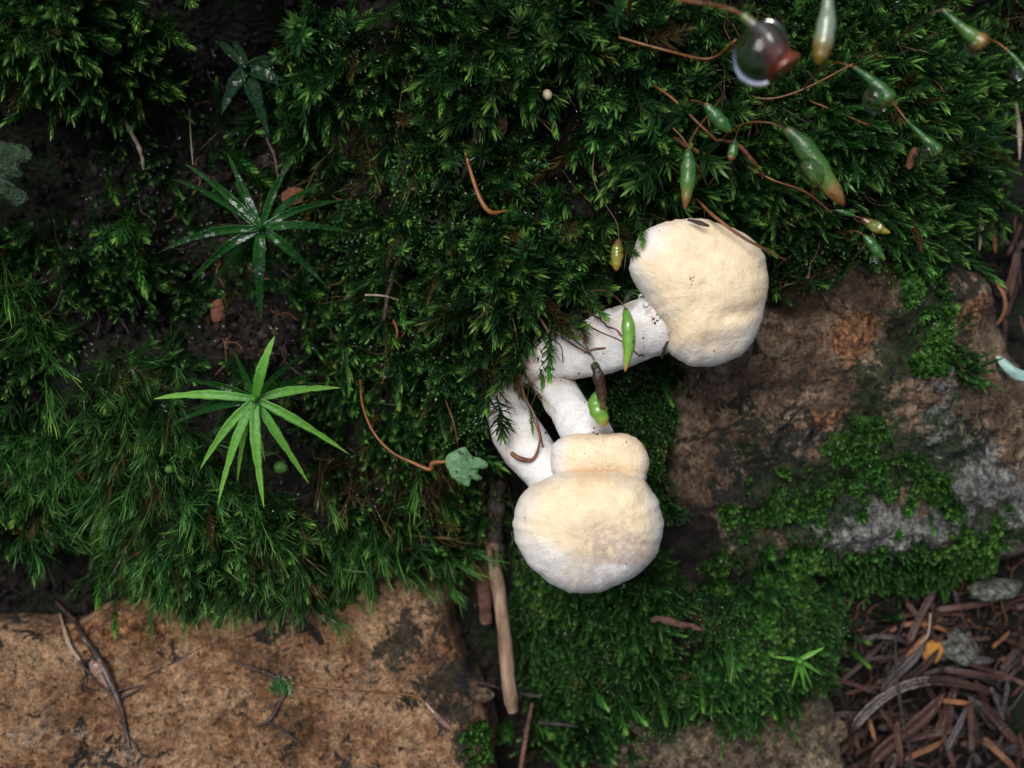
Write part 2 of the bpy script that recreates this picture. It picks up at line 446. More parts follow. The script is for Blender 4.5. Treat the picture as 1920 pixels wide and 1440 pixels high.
M = dict(
    soil=soil_mat(),
    orange=rock_mat('orange_sandstone', (0.36, 0.19, 0.095), (0.5, 0.31, 0.175), (0.022, 0.021, 0.02), (0.05, 0.05, 0.015), 0.95, wet=0.5, filmamt=0.35, darkscale=0.9, grain=0.62, masks=True, grey=(0.5, 0.4, 0.31), film2=((0.008, 0.009, 0.008), (0.05, 0.05, 0.03)), dt=0.55),
    boulder=rock_mat('brown_boulder_stone', (0.19, 0.125, 0.082), (0.38, 0.275, 0.185), (0.016, 0.02, 0.014), (0.03, 0.05, 0.014), 0.9, grey=(0.36, 0.37, 0.35), grain=0.6, stretch=(1.35, 0.8, 1), masks=True, wet=0.5, filmamt=0.35, darkscale=0.8, dt=0.54),
    small=rock_mat('grey_brown_stone', (0.2, 0.15, 0.095), (0.36, 0.28, 0.18), (0.03, 0.03, 0.025), (0.04, 0.05, 0.02), 0.7, wet=0.6, filmamt=0.5),
    pebble=rock_mat('pebble_stone', (0.22, 0.23, 0.2), (0.45, 0.46, 0.4), (0.04, 0.04, 0.03), (0.1, 0.11, 0.07), 0.4, wet=0.55, filmamt=0.3),
    amber=plain('amber_stone', (0.35, 0.14, 0.02), (0.5, 0.25, 0.05), 5, 0.25, 0.1),
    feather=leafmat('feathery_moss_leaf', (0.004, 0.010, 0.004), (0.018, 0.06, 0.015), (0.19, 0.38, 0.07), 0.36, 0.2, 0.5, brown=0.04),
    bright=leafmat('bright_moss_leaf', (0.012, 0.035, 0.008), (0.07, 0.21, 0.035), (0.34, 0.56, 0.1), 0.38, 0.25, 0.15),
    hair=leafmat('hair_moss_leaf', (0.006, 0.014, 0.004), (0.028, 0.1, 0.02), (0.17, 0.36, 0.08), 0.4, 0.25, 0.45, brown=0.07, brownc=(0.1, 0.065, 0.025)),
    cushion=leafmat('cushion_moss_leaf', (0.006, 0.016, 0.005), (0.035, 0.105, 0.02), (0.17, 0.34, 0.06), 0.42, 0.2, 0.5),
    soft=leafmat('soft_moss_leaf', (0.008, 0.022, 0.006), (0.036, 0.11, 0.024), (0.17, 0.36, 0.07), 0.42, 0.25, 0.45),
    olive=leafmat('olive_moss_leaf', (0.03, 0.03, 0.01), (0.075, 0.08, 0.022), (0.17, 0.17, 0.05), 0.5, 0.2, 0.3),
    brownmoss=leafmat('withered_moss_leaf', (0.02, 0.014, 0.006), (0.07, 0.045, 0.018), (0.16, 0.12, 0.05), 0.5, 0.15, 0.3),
    capskin=mushroom_mat('mushroom_cap_skin'), stemskin=mushroom_mat('mushroom_stem_flesh'),
    water=water_mat(),
    seta=plain('orange_brown_stalk', (0.08, 0.028, 0.01), (0.22, 0.085, 0.022), 4, 0.35, 0.02, vary=0.3),
    setadark=plain('dark_brown_stalk', (0.05, 0.02, 0.012), (0.13, 0.06, 0.03), 4, 0.3, 0.02, vary=0.3),
    needle=plain('brown_conifer_needle', (0.018, 0.009, 0.008), (0.085, 0.04, 0.028), 2.5, 0.26, 0.04, 14, spec=.3, vary=0.5),
    needleo=plain('orange_conifer_needle', (0.08, 0.028, 0.01), (0.24, 0.1, 0.032), 2.5, 0.4, 0.04, 14, vary=0.2),
    needleg=plain('silvery_wet_needle', (0.018, 0.014, 0.013), (0.075, 0.062, 0.06), 2.5, 0.14, 0.04, 14, vary=0.2),
    stick=plain('bleached_twig_wood', (0.13, 0.075, 0.045), (0.42, 0.28, 0.18), 2.2, 0.6, 0.08, 9, stretch=(3, 0.7, 3)),
    bark=plain('dark_bark', (0.012, 0.009, 0.009), (0.05, 0.035, 0.032), 3, 0.45, 0.12, 8),
    redbark=plain('red_brown_bark', (0.07, 0.03, 0.02), (0.16, 0.075, 0.05), 3, 0.6, 0.1, 8),
    root=plain('tan_rootlet', (0.2, 0.14, 0.09), (0.38, 0.3, 0.21), 3, 0.55, 0.05),
    rootdark=plain('dark_rootlet', (0.02, 0.012, 0.01), (0.06, 0.035, 0.03), 3, 0.3, 0.05),
    debris=plain('wet_dark_debris', (0.02, 0.012, 0.01), (0.07, 0.04, 0.03), 4, 0.22, 0.05, coat=0.4),
    husk=plain('wet_brown_husk', (0.12, 0.06, 0.045), (0.25, 0.14, 0.10), 4, 0.18, 0.05, coat=0.6),
    flake=plain('orange_flake', (0.09, 0.028, 0.012), (0.2, 0.07, 0.03), 6, 0.6, 0.1),
    paleleaf=plain('pale_green_leaf', (0.05, 0.13, 0.05), (0.13, 0.27, 0.12), 5, 0.45, 0.08, 9),
    thallus=plain('grey_green_liverwort', (0.006, 0.018, 0.006), (0.03, 0.065, 0.028), 5, 0.35, 0.15, 9),
    bud=plain('green_bud', (0.03, 0.1, 0.012), (0.08, 0.2, 0.03), 5, 0.25, 0.05, 9),
    turq=plain('turquoise_leaf', (0.22, 0.38, 0.33), (0.35, 0.52, 0.46), 3, 0.45, 0.02),
    white=plain('cream_bead', (0.5, 0.42, 0.25), (0.7, 0.6, 0.42), 4, 0.3),
    speck=plain('black_dirt_speck', (0.01, 0.006, 0.005), (0.05, 0.025, 0.018), 8, 0.5),
)

# ------------------------------------------------------------------ the lie of the bank
CTRL = [(-300,-300,6),(100,-300,6),(480,-300,4.5),(-200,-150,4.5),(200,-150,4.0),(450,-160,2.4),(-300,100,5),(-300,500,3.0),(0,0,1.3),(150,0,0.8),(300,60,0.3),(300,250,-1.0),(100,250,-0.8),(0,450,-0.7),(100,600,-0.8),  # leading points: unseen overhang outside the view, added to shade the upper left
(450,200,-1.6),(400,450,-1.7),(300,550,-1.4),(550,450,-1.5),(650,400,-1.2),(450,600,-1.5),(560,650,-1.5),(700,600,-1.1),
(600,850,-1.6),(300,750,-0.9),(200,900,-0.8),(110,950,-2.6),(110,1080,-2.6),(30,950,-0.7),(300,1000,-0.7),(500,1000,-0.9),
(700,950,-1.0),(800,800,-1.6),(850,700,-1.3),(870,1000,-2.2),(700,1080,-1.6),(880,1150,-3.2),(950,1250,-3.3),(950,1420,-3.3),
(300,1180,-2.6),(300,1400,-3.2),(700,1180,-3.0),(700,1400,-3.3),(700,50,0.2),(900,50,0.4),(1100,50,0.4),(1000,200,0.1),(800,250,-.4),
(900,400,-.2),(1100,400,.1),(1000,550,0),(900,600,-.4),(1050,620,-.5),(950,720,-1.1),(1250,250,.2),(1300,100,.5),(1500,50,.0),
(1450,250,.2),(1600,300,-.1),(1700,350,-.6),(1500,400,-.3),(1350,450,-1.0),(1480,520,-2.0),(1600,520,-2.0),(1560,440,-.9),(1600,150,-.2),(1750,150,-1.0),(1800,50,-1.2),
(1870,300,-2.5),(1900,500,-3.2),(1910,100,-2.2),(1200,750,-1.9),(1150,900,-2.2),(1350,600,-2.4),(1000,1150,-2.2),(1100,1200,-1.9),
(1300,1150,-1.7),(1450,1200,-1.8),(1550,1250,-2.2),(1300,1280,-2.2),(1100,1350,-2.6),(1700,1150,-3.1),(1700,1350,-3.7),
(1850,1350,-3.7),(1900,1150,-3.3),(1900,700,-3.3),(1500,800,-3.5),(1700,900,-3.5),(2200,300,-3.4),(2200,900,-3.8),(2200,1500,-4.0),
(1500,1600,-4.0),(900,1700,-4.0),(300,1700,-4.0),(-300,1700,-4.0),(-300,1100,-2.4),(1000,-300,1.0),(1600,-300,-0.4),(2200,-300,-3.0)]
_CP = np.array([((x - 960) / 100, (720 - y) / 100, w) for x, y, w in CTRL])

def Hsoil(u, v, rough=True):
    u = np.asarray(u, float); v = np.asarray(v, float)
    sh = u.shape; uf = u.ravel(); vf = v.ravel()
    out = np.zeros(len(uf))
    for a in range(0, len(uf), 20000):
        du = uf[a:a + 20000, None] - _CP[None, :, 0]; dv = vf[a:a + 20000, None] - _CP[None, :, 1]
        d2 = du * du + dv * dv
        wg = np.exp(-d2 / (2 * 0.85 ** 2)) + 1e-4 / (1 + d2) ** 2
        out[a:a + 20000] = (wg * _CP[None, :, 2]).sum(1) / wg.sum(1)
    if rough:
        out = out + 0.28 * fbm(uf * 0.9, vf * 0.9, 0, 5, 11) + 0.05 * fbm(uf * 7, vf * 7, 0, 2, 15)
    return out.reshape(sh)

def blob(px, py, x, y, rx, ry, an=0):
    an = math.radians(an); du, dv = px - x, py - y
    a = (du * math.cos(an) + dv * math.sin(an)) / rx; b = (-du * math.sin(an) + dv * math.cos(an)) / ry
    return np.exp(-a * a - b * b)

# ------------------------------------------------------------------ rocks
class Rock:
    def __init__(s, poly, wt, edge, er, base, nz, seed, bumps=(), smooth=9, rag=0.05):
        """poly px outline, wt = [(px,py,w)...] top plane samples, edge drop, er edge radius (0..1), base depth"""
        wm = sum(q[2] for q in wt) / len(wt) - edge * 0.8
        pts = np.array([P(x, y, wm)[:2] for x, y in poly])
        s.poly = poly; s.wm = wm
        s.c = np.array([(pts[:, 0].min() + pts[:, 0].max()) / 2, (pts[:, 1].min() + pts[:, 1].max()) / 2])
        N = 720
        s.N = N
        R = np.zeros(N)
        th = np.linspace(0, 2 * math.pi, N, endpoint=False)
        for i, t in enumerate(th):
            dx, dy = math.cos(t), math.sin(t); best = 0
            for k in range(len(pts)):
                a = pts[k] - s.c; b = pts[(k + 1) % len(pts)] - s.c; e = b - a
                den = dx * e[1] - dy * e[0]
                if abs(den) < 1e-9: continue
                r = (a[0] * e[1] - a[1] * e[0]) / den; q = (a[0] * dy - a[1] * dx) / den
                if r > 0 and -1e-6 <= q <= 1 + 1e-6: best = max(best, r)
            R[i] = best
        k = np.hanning(smooth * 2 + 1); k /= k.sum()
        R = np.convolve(np.concatenate([R[-smooth:], R, R[:smooth]]), k, 'valid')
        R *= 1 + rag * fbm(np.cos(th) * 3, np.sin(th) * 3, 0, 5, seed + 50)
        s.R = R
        A = np.array([[P(x, y, w)[0], P(x, y, w)[1], 1] for x, y, w in wt]); B = np.array([w for _, _, w in wt])
        s.pl = np.linalg.lstsq(A, B, rcond=None)[0]
        s.edge, s.er, s.base, s.nz, s.seed = edge, er, base, nz, seed
        s.bumps = [(*P(x, y, wm)[:2], rx / 100, ry / 100, math.radians(an), am) for x, y, rx, ry, an, am in bumps]
    def s_of(s, u, v):
        du, dv = u - s.c[0], v - s.c[1]
        th = np.mod(np.arctan2(dv, du), 2 * math.pi) / (2 * math.pi) * s.N
        i = np.floor(th).astype(int) % s.N; f = th - np.floor(th)
        R = s.R[i] * (1 - f) + s.R[(i + 1) % s.N] * f
        return np.hypot(du, dv) / R
    def w(s, u, v, q=None):
        if q is None: q = s.s_of(u, v)
        q = np.clip(q, 0, 1)
        t = np.clip((q - (1 - s.er)) / s.er, 0, 1)
        w = s.pl[0] * u + s.pl[1] * v + s.pl[2] - s.edge * (1 - np.sqrt(np.clip(1 - t ** 2.2, 0, 1)))
        n = fbm(u * 0.55, v * 0.55, 1.5, 3, s.seed)
        rd = 1 - np.abs(fbm(u * 0.8 + 0.5 * v, v * 0.9 - 0.4 * u, 0, 4, s.seed + 3))
        w = w + s.nz * (0.55 * n + 0.5 * (rd - 0.7) + 0.2 * fbm(u * 3.0, v * 3.0, 0, 6, s.seed + 9, 0.62))
        for bu, bv, rx, ry, an, am in s.bumps:
            x = (u - bu) * math.cos(an) + (v - bv) * math.sin(an); y = -(u - bu) * math.sin(an) + (v - bv) * math.cos(an)
            w = w + am * np.exp(-(x / rx) ** 2 - (y / ry) ** 2)
        return w
    def H(s, u, v):
        q = s.s_of(u, v)
        return np.where(q < 1, s.w(u, v, q), -99)
    def build(s, name, mat, NA=420, NR=170, pig=None, **kw):
        th = np.linspace(0, 2 * math.pi, NA, endpoint=False)
        R = np.interp(th, np.linspace(0, 2 * math.pi, s.N + 1), np.append(s.R, s.R[0]))
        q = np.linspace(0, 1, NR) ** 0.8
        q = q[1:]
        u = s.c[0] + np.outer(q, R * np.cos(th)); v = s.c[1] + np.outer(q, R * np.sin(th))
        w = s.w(u, v, np.repeat(q[:, None], NA, 1))
        rows = [np.stack([u, v, w], -1)]
        rim = rows[0][-1]
        side = []
        for t, grow in ((0.15, 1.01), (0.35, 1.015), (0.6, 1.0), (0.85, 0.97), (1.0, 0.9)):
            p = rim.copy(); 
            p[:, 0] = s.c[0] + (rim[:, 0] - s.c[0]) * grow; p[:, 1] = s.c[1] + (rim[:, 1] - s.c[1]) * grow
            p[:, 2] = rim[:, 2] * (1 - t) + s.base * t
            nn = 0.1 * fbm(p[:, 0] * 2, p[:, 1] * 2, p[:, 2] * 2, 4, s.seed + 20) * (1 - t * 0.5)
            p[:, 0] += nn * np.cos(th); p[:, 1] += nn * np.sin(th)
            side.append(p)
        V = np.concatenate([rows[0].reshape(-1, 3), np.concatenate(side)])
        nr = len(q) + len(side)
        cw = s.w(s.c[0], s.c[1], np.array(0.0))
        V = np.vstack([V, [s.c[0], s.c[1], float(cw)], [s.c[0], s.c[1], s.base]])
        i = np.arange(nr - 1)[:, None] * NA; j = np.arange(NA)[None]; k = (j + 1) % NA
        F = np.stack([i + j, i + NA + j, i + NA + k, i + k], -1).reshape(-1, 4).tolist()
        a, z = nr * NA, nr * NA + 1
        F += [(a, jj, (jj + 1) % NA) for jj in range(NA)]
        F += [(z, (nr - 1) * NA + (jj + 1) % NA, (nr - 1) * NA + jj) for jj in range(NA)]
        px, py = proj(V)
        mb = MB().add(V, F, 0.0, pig(px, py) if pig else np.zeros((len(V), 3)))
        o = (s.c[0], s.c[1], s.base)
        return top(name, mb, mat, o, **kw)

boulder = Rock([(1225,740),(1270,630),(1340,570),(1430,525),(1520,468),(1600,450),(1690,450),(1765,480),(1825,520),(1860,590),(1895,670),(1945,750),
                (1985,850),(1990,960),(1950,1050),(1820,1085),(1700,1085),(1600,1100),(1480,1110),(1370,1100),(1290,1060),(1250,980),(1225,880)],
               [(1250,750,-1.0),(1550,480,-0.6),(1550,800,-0.1),(1900,900,-1.2),(1400,1080,-1.2),(1750,1060,-1.5)],
               2.1, 0.62, -5.0, 0.5, 31, rag=0.018,
               bumps=[(1640,640,60,24,-35,-0.6),(1480,600,40,12,-30,-0.25),(1700,620,18,90,25,.18),(1560,700,90,18,-25,.2),(1760,850,70,20,30,-.3),(1430,760,18,120,-25,.18),(1615,640,55,22,-20,-0.3),(1500,590,150,16,-12,-0.22),(1560,880,120,30,12,-0.25),(1700,760,60,150,15,0.25),(1600,1000,90,60,0,0.35),
                      (1580,1060,130,20,15,-0.4),(1340,800,40,150,-10,0.2),(1640,560,60,20,-30,0.25),(1480,960,60,30,20,-0.25),(1390,700,25,110,-25,-0.2)])
orange = Rock([(-150,1150),(0,1150),(110,1165),(230,1120),(330,1095),(480,1085),(600,1075),(720,1075),(815,1080),(838,1120),(842,1180),(868,1240),
               (895,1290),(912,1360),(915,1440),(925,1600),(500,1680),(-150,1650)],
              [(0,1200,-1.5),(400,1120,-1.5),(800,1120,-1.7),(400,1400,-1.0),(850,1400,-1.5),(0,1400,-1.0)],
              0.8, 0.12, -5.0, 0.26, 71,
              bumps=[(330,1260,220,14,-14,-0.12),(700,1200,100,60,-30,0.12),(100,1380,140,60,20,0.12),(560,1260,60,20,10,-0.08),(230,1340,40,22,0,-0.12)], smooth=5, rag=0.02)
small = Rock([(1130,1400),(1160,1340),(1260,1315),(1380,1310),(1480,1300),(1545,1290),(1570,1320),(1575,1400),(1600,1560),(1350,1640),(1120,1560)],
             [(1200,1350,-2.2),(1500,1330,-2.2),(1350,1500,-1.9)], 0.7, 0.25, -5.0, 0.25, 91, rag=0.03)
ROCKS = [boulder, orange, small]

def Hall(u, v):
    h = Hsoil(u, v)
    which = np.zeros(np.shape(u), int)
    for i, r in enumerate(ROCKS):
        hr = r.H(u, v)
        which = np.where(hr > h, i + 1, which); h = np.maximum(h, hr)
    return h, which

def surf(px, py, dw=0.0):
    """point of the surface seen at that place of the slope"""
    w = 0.0
    for _ in range(6):
        p = P(px, py, w); w = float(Hall(p[0], p[1])[0])
    return P(px, py, w + dw)

# ---- ground sheet: fine in view, coarse out to the horizon
def axis(lo, hi, fine, far):
    a = np.arange(lo, hi, fine)
    g = np.cumsum(fine * 1.25 ** np.arange(1, 40)); g = g[g < far]
    return np.concatenate([lo - g[::-1], a, hi + g])
gu = axis(-12, 12, 0.07, 4000); gv = axis(-9.5, 9.5, 0.07, 4000)
U, V_ = np.meshgrid(gu, gv)
W = Hsoil(U, V_)
V0 = np.stack([U, V_, W], -1).reshape(-1, 3)
nu, nv = len(gu), len(gv)
ii = np.arange(nv - 1)[:, None] * nu; jj = np.arange(nu - 1)[None]
F0 = np.stack([ii + jj, ii + jj + 1, ii + nu + jj + 1, ii + nu + jj], -1).reshape(-1, 4).tolist()
top('ground', MB().add(V0, F0), M['soil'], (0, 0, 0), kind='structure', label='dark wet soil of the steep mossy bank')

def sum_blobs(px, py, L):
    return np.clip(sum(a * blob(px, py, x, y, rx, ry, an) for x, y, rx, ry, an, a in L), 0, 1)
def pig_boulder(px, py):
    return np.stack([sum_blobs(px, py, [(1600,1010,140,65,10,1.2),(1790,880,110,90,40,.9),(1850,960,90,80,0,.9),(1560,950,40,30,0,.5),(1480,840,60,30,-30,.5),(1770,740,40,90,15,.4)]),
                     sum_blobs(px, py, [(1730,560,45,110,10,1),(1640,740,60,160,20,.8),(1420,860,60,100,20,.5),(1530,900,110,60,0,.8),(1860,1000,100,60,0,.8),(1430,1030,110,80,0,.9),(1780,820,80,80,0,.7),(1560,950,90,50,0,.6),(1700,1070,160,30,0,.9),(1680,860,90,50,20,.8)]),
                     sum_blobs(px, py, [(1620,610,60,25,-20,1),(1600,640,40,60,10,.7),(1440,600,90,60,0,.3),(1820,600,30,80,20,.6),(1430,980,25,70,5,.9),(1540,790,60,20,-20,.8),(1490,850,60,25,0,.4)])], -1)
boulder.build('boulder', M['boulder'], 460, 190, pig=pig_boulder, label='large brown boulder with green moss patches, grey at its lower end, beside the mushrooms', cat='rock')
def pig_orange(px, py):
    return np.stack([sum_blobs(px, py, [(60,1390,90,60,0,.4),(200,1420,80,40,0,.35),(470,1400,60,80,0,.25),(330,1180,60,30,0,.25)]),
                     sum_blobs(px, py, [(790,1160,45,90,20,.62),(730,1210,60,40,-30,.5),(830,1330,70,80,-40,.6),(850,1250,40,60,0,.5),(200,1330,80,60,0,.4),(300,1330,40,30,0,.45),(560,1370,80,60,30,.45),
                                       (690,1100,120,30,0,.4),(440,1085,160,18,0,.5),(60,1150,160,20,0,.5),(640,1440,80,30,0,.5),(880,1400,30,80,0,.6),(470,1290,60,40,0,.25)]),
                     sum_blobs(px, py, [(110,1180,160,40,0,.6),(400,1150,200,50,-10,.5),(60,1420,40,20,0,.9),(250,1230,90,60,0,.35),(840,1220,20,80,-15,.7)])], -1)
orange.build('rock', M['orange'], 520, 230, pig=pig_orange, label='broad orange brown sandstone with black stains below the hair moss', cat='rock')
small.build('rock', M['small'], 260, 90, label='dull grey brown stone sticking out under the lower moss at the needle litter', cat='rock')

def stone(px, py, rx, ry, rz, mat, label, seed, amp=0.3, rot=0.0, up=0.0, name='pebble', group=None):
    o = surf(px, py, up)
    V, F, T = lump_geo(rx, ry, rz, amp, 1.6, seed, 36, 24)
    c, s = math.cos(rot), math.sin(rot)
    V = V @ np.array([[c, s, 0], [-s, c, 0], [0, 0, 1]])
    return top(name, MB().add(V + o, F, T), M[mat], o, label=label, cat='stone', group=group)
stone(1798, 1212, .36, .30, .26, 'pebble', 'speckled pale grey pebble with a pointed top lying on the needle litter', 5, 0.38, -0.5, 0.62)
stone(1752, 1218, .2, .3, .2, 'amber', 'small amber coloured stone half hidden beside the pale grey pebble', 6, 0.25, -0.7, 0.4)
stone(1862, 1105, .55, .22, .25, 'pebble', 'flat dusty grey stone wedged under the right end of the boulder', 7, 0.22, 0.15, 0.45)
stone(905, 1302, .22, .16, .15, 'small', 'small dull stone in the black gap left of the bleached twig', 8, 0.2, 0, 0.1)
stone(1570, 1370, .2, .25, .2, 'small', 'small brown crumb of stone between the grey brown rock and the litter', 9, 0.3, 0, 0.1)
stone(655, 250, .55, .55, .4, 'small', 'rounded stone under yellow green moss above the soil hollow', 12, 0.15, 0.3, -0.15)

# ------------------------------------------------------------------ mushrooms
def closed_spline(poly, n):
    p = np.array(poly, float); k = len(p)
    t = np.linspace(0, k, n, endpoint=False); i = t.astype(int); f = (t - i)[:, None]
    p0, p1, p2, p3 = p[(i - 1) % k], p[i % k], p[(i + 1) % k], p[(i + 2) % k]
    return 0.5 * ((2 * p1) + (-p0 + p2) * f + (2 * p0 - 5 * p1 + 4 * p2 - p3) * f ** 2 + (-p0 + 3 * p1 - 3 * p2 + p3) * f ** 3)

def cap_mesh(poly, ctr, w, tilt, htop, hbot, pigment, seed, dents=(), ex=2.5):
    """poly outline px at rim depth w; tilt = (du,dv) slope of the rim plane"""
    N, K = 200, 110
    c0 = P(ctr[0], ctr[1], w)
    out = closed_spline(poly, N)
    o = np.array([P(x, y, w) for x, y in out])[:, :2]
    o = o + 0.02 * unit(o - c0[:2]) * fbm(o[:, 0] * 5, o[:, 1] * 5, 0, 3, seed)[:, None]
    phi = np.concatenate([np.linspace(0, math.pi / 2, 80), np.linspace(math.pi / 2, math.pi, K - 79)[1:]])[1:-1]
    V = []; S = []
    for ph in phi:
        r = abs(math.sin(ph)) ** (2 / ex * 1.02); h = math.copysign(abs(math.cos(ph)) ** (2 / ex), math.cos(ph))
        h = h * (htop if h > 0 else hbot)
        p = c0[:2] + (o - c0[:2]) * r
        V.append(np.column_stack([p, np.full(N, w + h)])); S.append(np.full(N, r if h >= 0 else 2 - r))
    V = np.vstack([[c0[0], c0[1], w + htop], *V, [c0[0], c0[1], w - hbot]]); S = np.concatenate([[0], *S, [2]])
    V[:, 2] += 0.035 * fbm(V[:, 0] * 1.1, V[:, 1] * 1.1, S, 3, seed) * (S < 1.2)
    V[:, 2] += 0.012 * fbm(V[:, 0] * 4, V[:, 1] * 4, S, 3, seed + 4)
    for x, y, rx, ry, an, am in dents:
        q = P(x, y, w + htop * 0.8); an = math.radians(an)
        du, dv = V[:, 0] - q[0], V[:, 1] - q[1]
        a = (du * math.cos(an) + dv * math.sin(an)) / (rx / 100); b = (-du * math.sin(an) + dv * math.cos(an)) / (ry / 100)
        V[:, 2] += am * np.exp(-a * a - b * b) * (S < 1)
    V[:, 2] += tilt[0] * (V[:, 0] - c0[0]) + tilt[1] * (V[:, 1] - c0[1])
    px, py = proj(V)
    C = pigment(px, py, S)
    F = []
    n = len(phi)
    for j in range(N): F.append((0, 1 + j, 1 + (j + 1) % N))
    i = np.arange(n - 1)[:, None] * N + 1; j = np.arange(N)[None]; k = (j + 1) % N
    F += np.stack([i + j, i + N + j, i + N + k, i + k], -1).reshape(-1, 4).tolist()
    z = len(V) - 1
    for j in range(N): F.append((z, 1 + (n - 1) * N + (j + 1) % N, 1 + (n - 1) * N + j))
    mb = MB().add(V, F, np.clip(S, 0, 1), C)
    return mb

def blend(C, col, f):
    return C * (1 - f[:, None]) + np.array(col) * f[:, None]
CREAM = (0.82, 0.66, 0.42); WHITE = (0.76, 0.755, 0.745); TAN = (0.50, 0.36, 0.27); RUST = (0.66, 0.38, 0.19)

def pig_a(px, py, S):
    C = np.tile(np.array(WHITE), (len(px), 1))
    n = fbm(px / 45, py / 45, 0, 4, 3) * 0.12
    f = sstep(0.0, 0.55, blob(px, py, 1338, 525, 140, 145) + n - 0.12) * (S < 1.3)
    C = blend(C, CREAM, f * 0.95)
    C = blend(C, TAN, 0.4 * np.clip(blob(px, py, 1400, 583, 45, 14, 15) + n, 0, 1))
    C = blend(C, TAN, 0.35 * np.clip(blob(px, py, 1350, 640, 60, 26, 10) + n * 2, 0, 1))
    C = blend(C, TAN, 0.18 * np.clip(blob(px, py, 1290, 470, 30, 40) + n, 0, 1))
    return C
def pig_b(px, py, S):
    C = np.tile(np.array(WHITE), (len(px), 1))
    n = fbm(px / 30, py / 30, 0, 4, 4) * 0.14
    f = sstep(0.0, 0.5, blob(px, py, 1135, 855, 95, 60) + n - 0.1)
    C = blend(C, CREAM, f * 0.9)
    C = blend(C, RUST, 0.6 * np.clip(blob(px, py, 1130, 888, 80, 16) + n * 1.5, 0, 1))
    C = blend(C, RUST, 0.5 * np.clip(blob(px, py, 1140, 862, 14, 14) + n, 0, 1) * 0.7)
    return C
def pig_c(px, py, S):
    C = np.tile(np.array(WHITE), (len(px), 1))
    n = fbm(px / 45, py / 45, 0, 4, 6) * 0.12
    f = sstep(0.0, 0.6, blob(px, py, 1112, 965, 132, 98) + n - 0.08)
    C = blend(C, CREAM, f * 0.97)
    fn = fbm(px / 9, py / 9, 0, 3, 8)
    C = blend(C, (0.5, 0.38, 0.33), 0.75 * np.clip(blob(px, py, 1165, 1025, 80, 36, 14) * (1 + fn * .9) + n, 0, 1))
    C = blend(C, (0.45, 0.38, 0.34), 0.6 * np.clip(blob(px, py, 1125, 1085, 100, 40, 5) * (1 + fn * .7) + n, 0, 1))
    C = blend(C, RUST, 0.35 * np.clip(blob(px, py, 1130, 893, 70, 12) + n, 0, 1))
    return C

def stem_mesh(pts, seed, rough=0.05, stain=()):
    """pts (px,py,w,r px)"""
    A = np.array([[*P(x, y, w), r * (D - w) / D / 100] for x, y, w, r in pts])
    S = spline(A, 90)
    V, F, T = tube_geo(S[:, :3], S[:, 3], 48)
    k = len(V) - 2
    cen = np.repeat(S[:, :3], 48, 0); d = unit(V[:k] - cen)
    nn = fbm(V[:k, 0] * 1.6, V[:k, 1] * 1.6, V[:k, 2] * 1.6, 4, seed) * rough + fbm(V[:k, 0] * 9, V[:k, 1] * 9, V[:k, 2] * 9, 2, seed) * 0.006
    V[:k] += d * nn[:, None]
    px, py = proj(V)
    C = np.tile(np.array((0.72, 0.71, 0.69)), (len(V), 1))
    n = fbm(V[:, 0] * 2, V[:, 1] * 2, V[:, 2] * 2, 4, seed + 1)
    C = blend(C, (0.6, 0.5, 0.42), np.clip(n * 0.6 - 0.1, 0, 0.4))
    for x, y, rx, ry, a, col, am in stain:
        C = blend(C, col, am * np.clip(blob(px, py, x, y, rx, ry, a) + n * 0.2, 0, 1))
    return MB().add(V, F, T, C)

BR = (0.35, 0.2, 0.1)
mo = P(1000, 690, -0.4)
r1 = root('mushroom', mo, label='upper pale mushroom with thick sideways stem and rounded cream cap against the boulder', cat='mushroom')
part('stem', stem_mesh([(965,690,-1.0,40),(1010,672,-0.1,46),(1060,664,0.2,50),(1115,650,0.45,53),(1170,632,0.65,56),(1225,612,0.8,60),(1270,590,0.85,60)], 2, 0.05,
     [(1060,712,60,8,0,BR,0.6),(985,680,22,60,10,BR,0.5),(1200,665,30,14,10,(0.6,0.5,0.5),0.4)]), M['stemskin'], r1)
part('cap', cap_mesh([(1180,495),(1192,455),(1222,428),(1262,416),(1308,414),(1350,424),(1392,442),(1424,472),(1437,520),(1434,572),(1425,620),(1402,657),(1362,682),(1325,689),
     (1288,682),(1260,662),(1248,628),(1228,590),(1202,550),(1184,520)], (1322,548), 1.15, (-0.05,0.12), 0.85, 0.55, pig_a, 21,
     dents=[(1400,585,60,14,12,-0.09),(1370,640,70,22,20,-0.06),(1280,600,40,18,40,-0.03)]), M['capskin'], r1)
r2 = root('mushroom', P(1035, 700, -0.2), label='smallest mushroom with short white stem, its cap pressed onto the large lower cap', cat='mushroom')
part('stem', stem_mesh([(1018,690,-0.4,36),(1034,712,-0.1,37),(1052,742,0.2,36),(1074,775,0.5,38),(1094,805,0.7,46),(1108,832,0.85,50)], 5, 0.04,
     [(1040,714,50,10,0,BR,0.5),(1120,803,30,10,20,(0.5,0.35,0.25),0.4)]), M['stemskin'], r2)
part('cap', cap_mesh([(1031,860),(1036,835),(1058,818),(1090,813),(1130,812),(1170,812),(1200,828),(1215,858),(1213,885),(1200,908),(1150,935),(1090,935),(1045,905),(1034,880)],
     (1124,868), 1.15, (0,0.1), 0.55, 0.42, pig_b, 23, dents=[(1130,895,80,14,0,-0.08),(1095,850,25,20,0,0.03)]), M['capskin'], r2)
r3 = root('mushroom', P(940, 740, -0.5), label='largest lower mushroom with wide cream cap greyish at its bottom edge and a slanting stem', cat='mushroom')
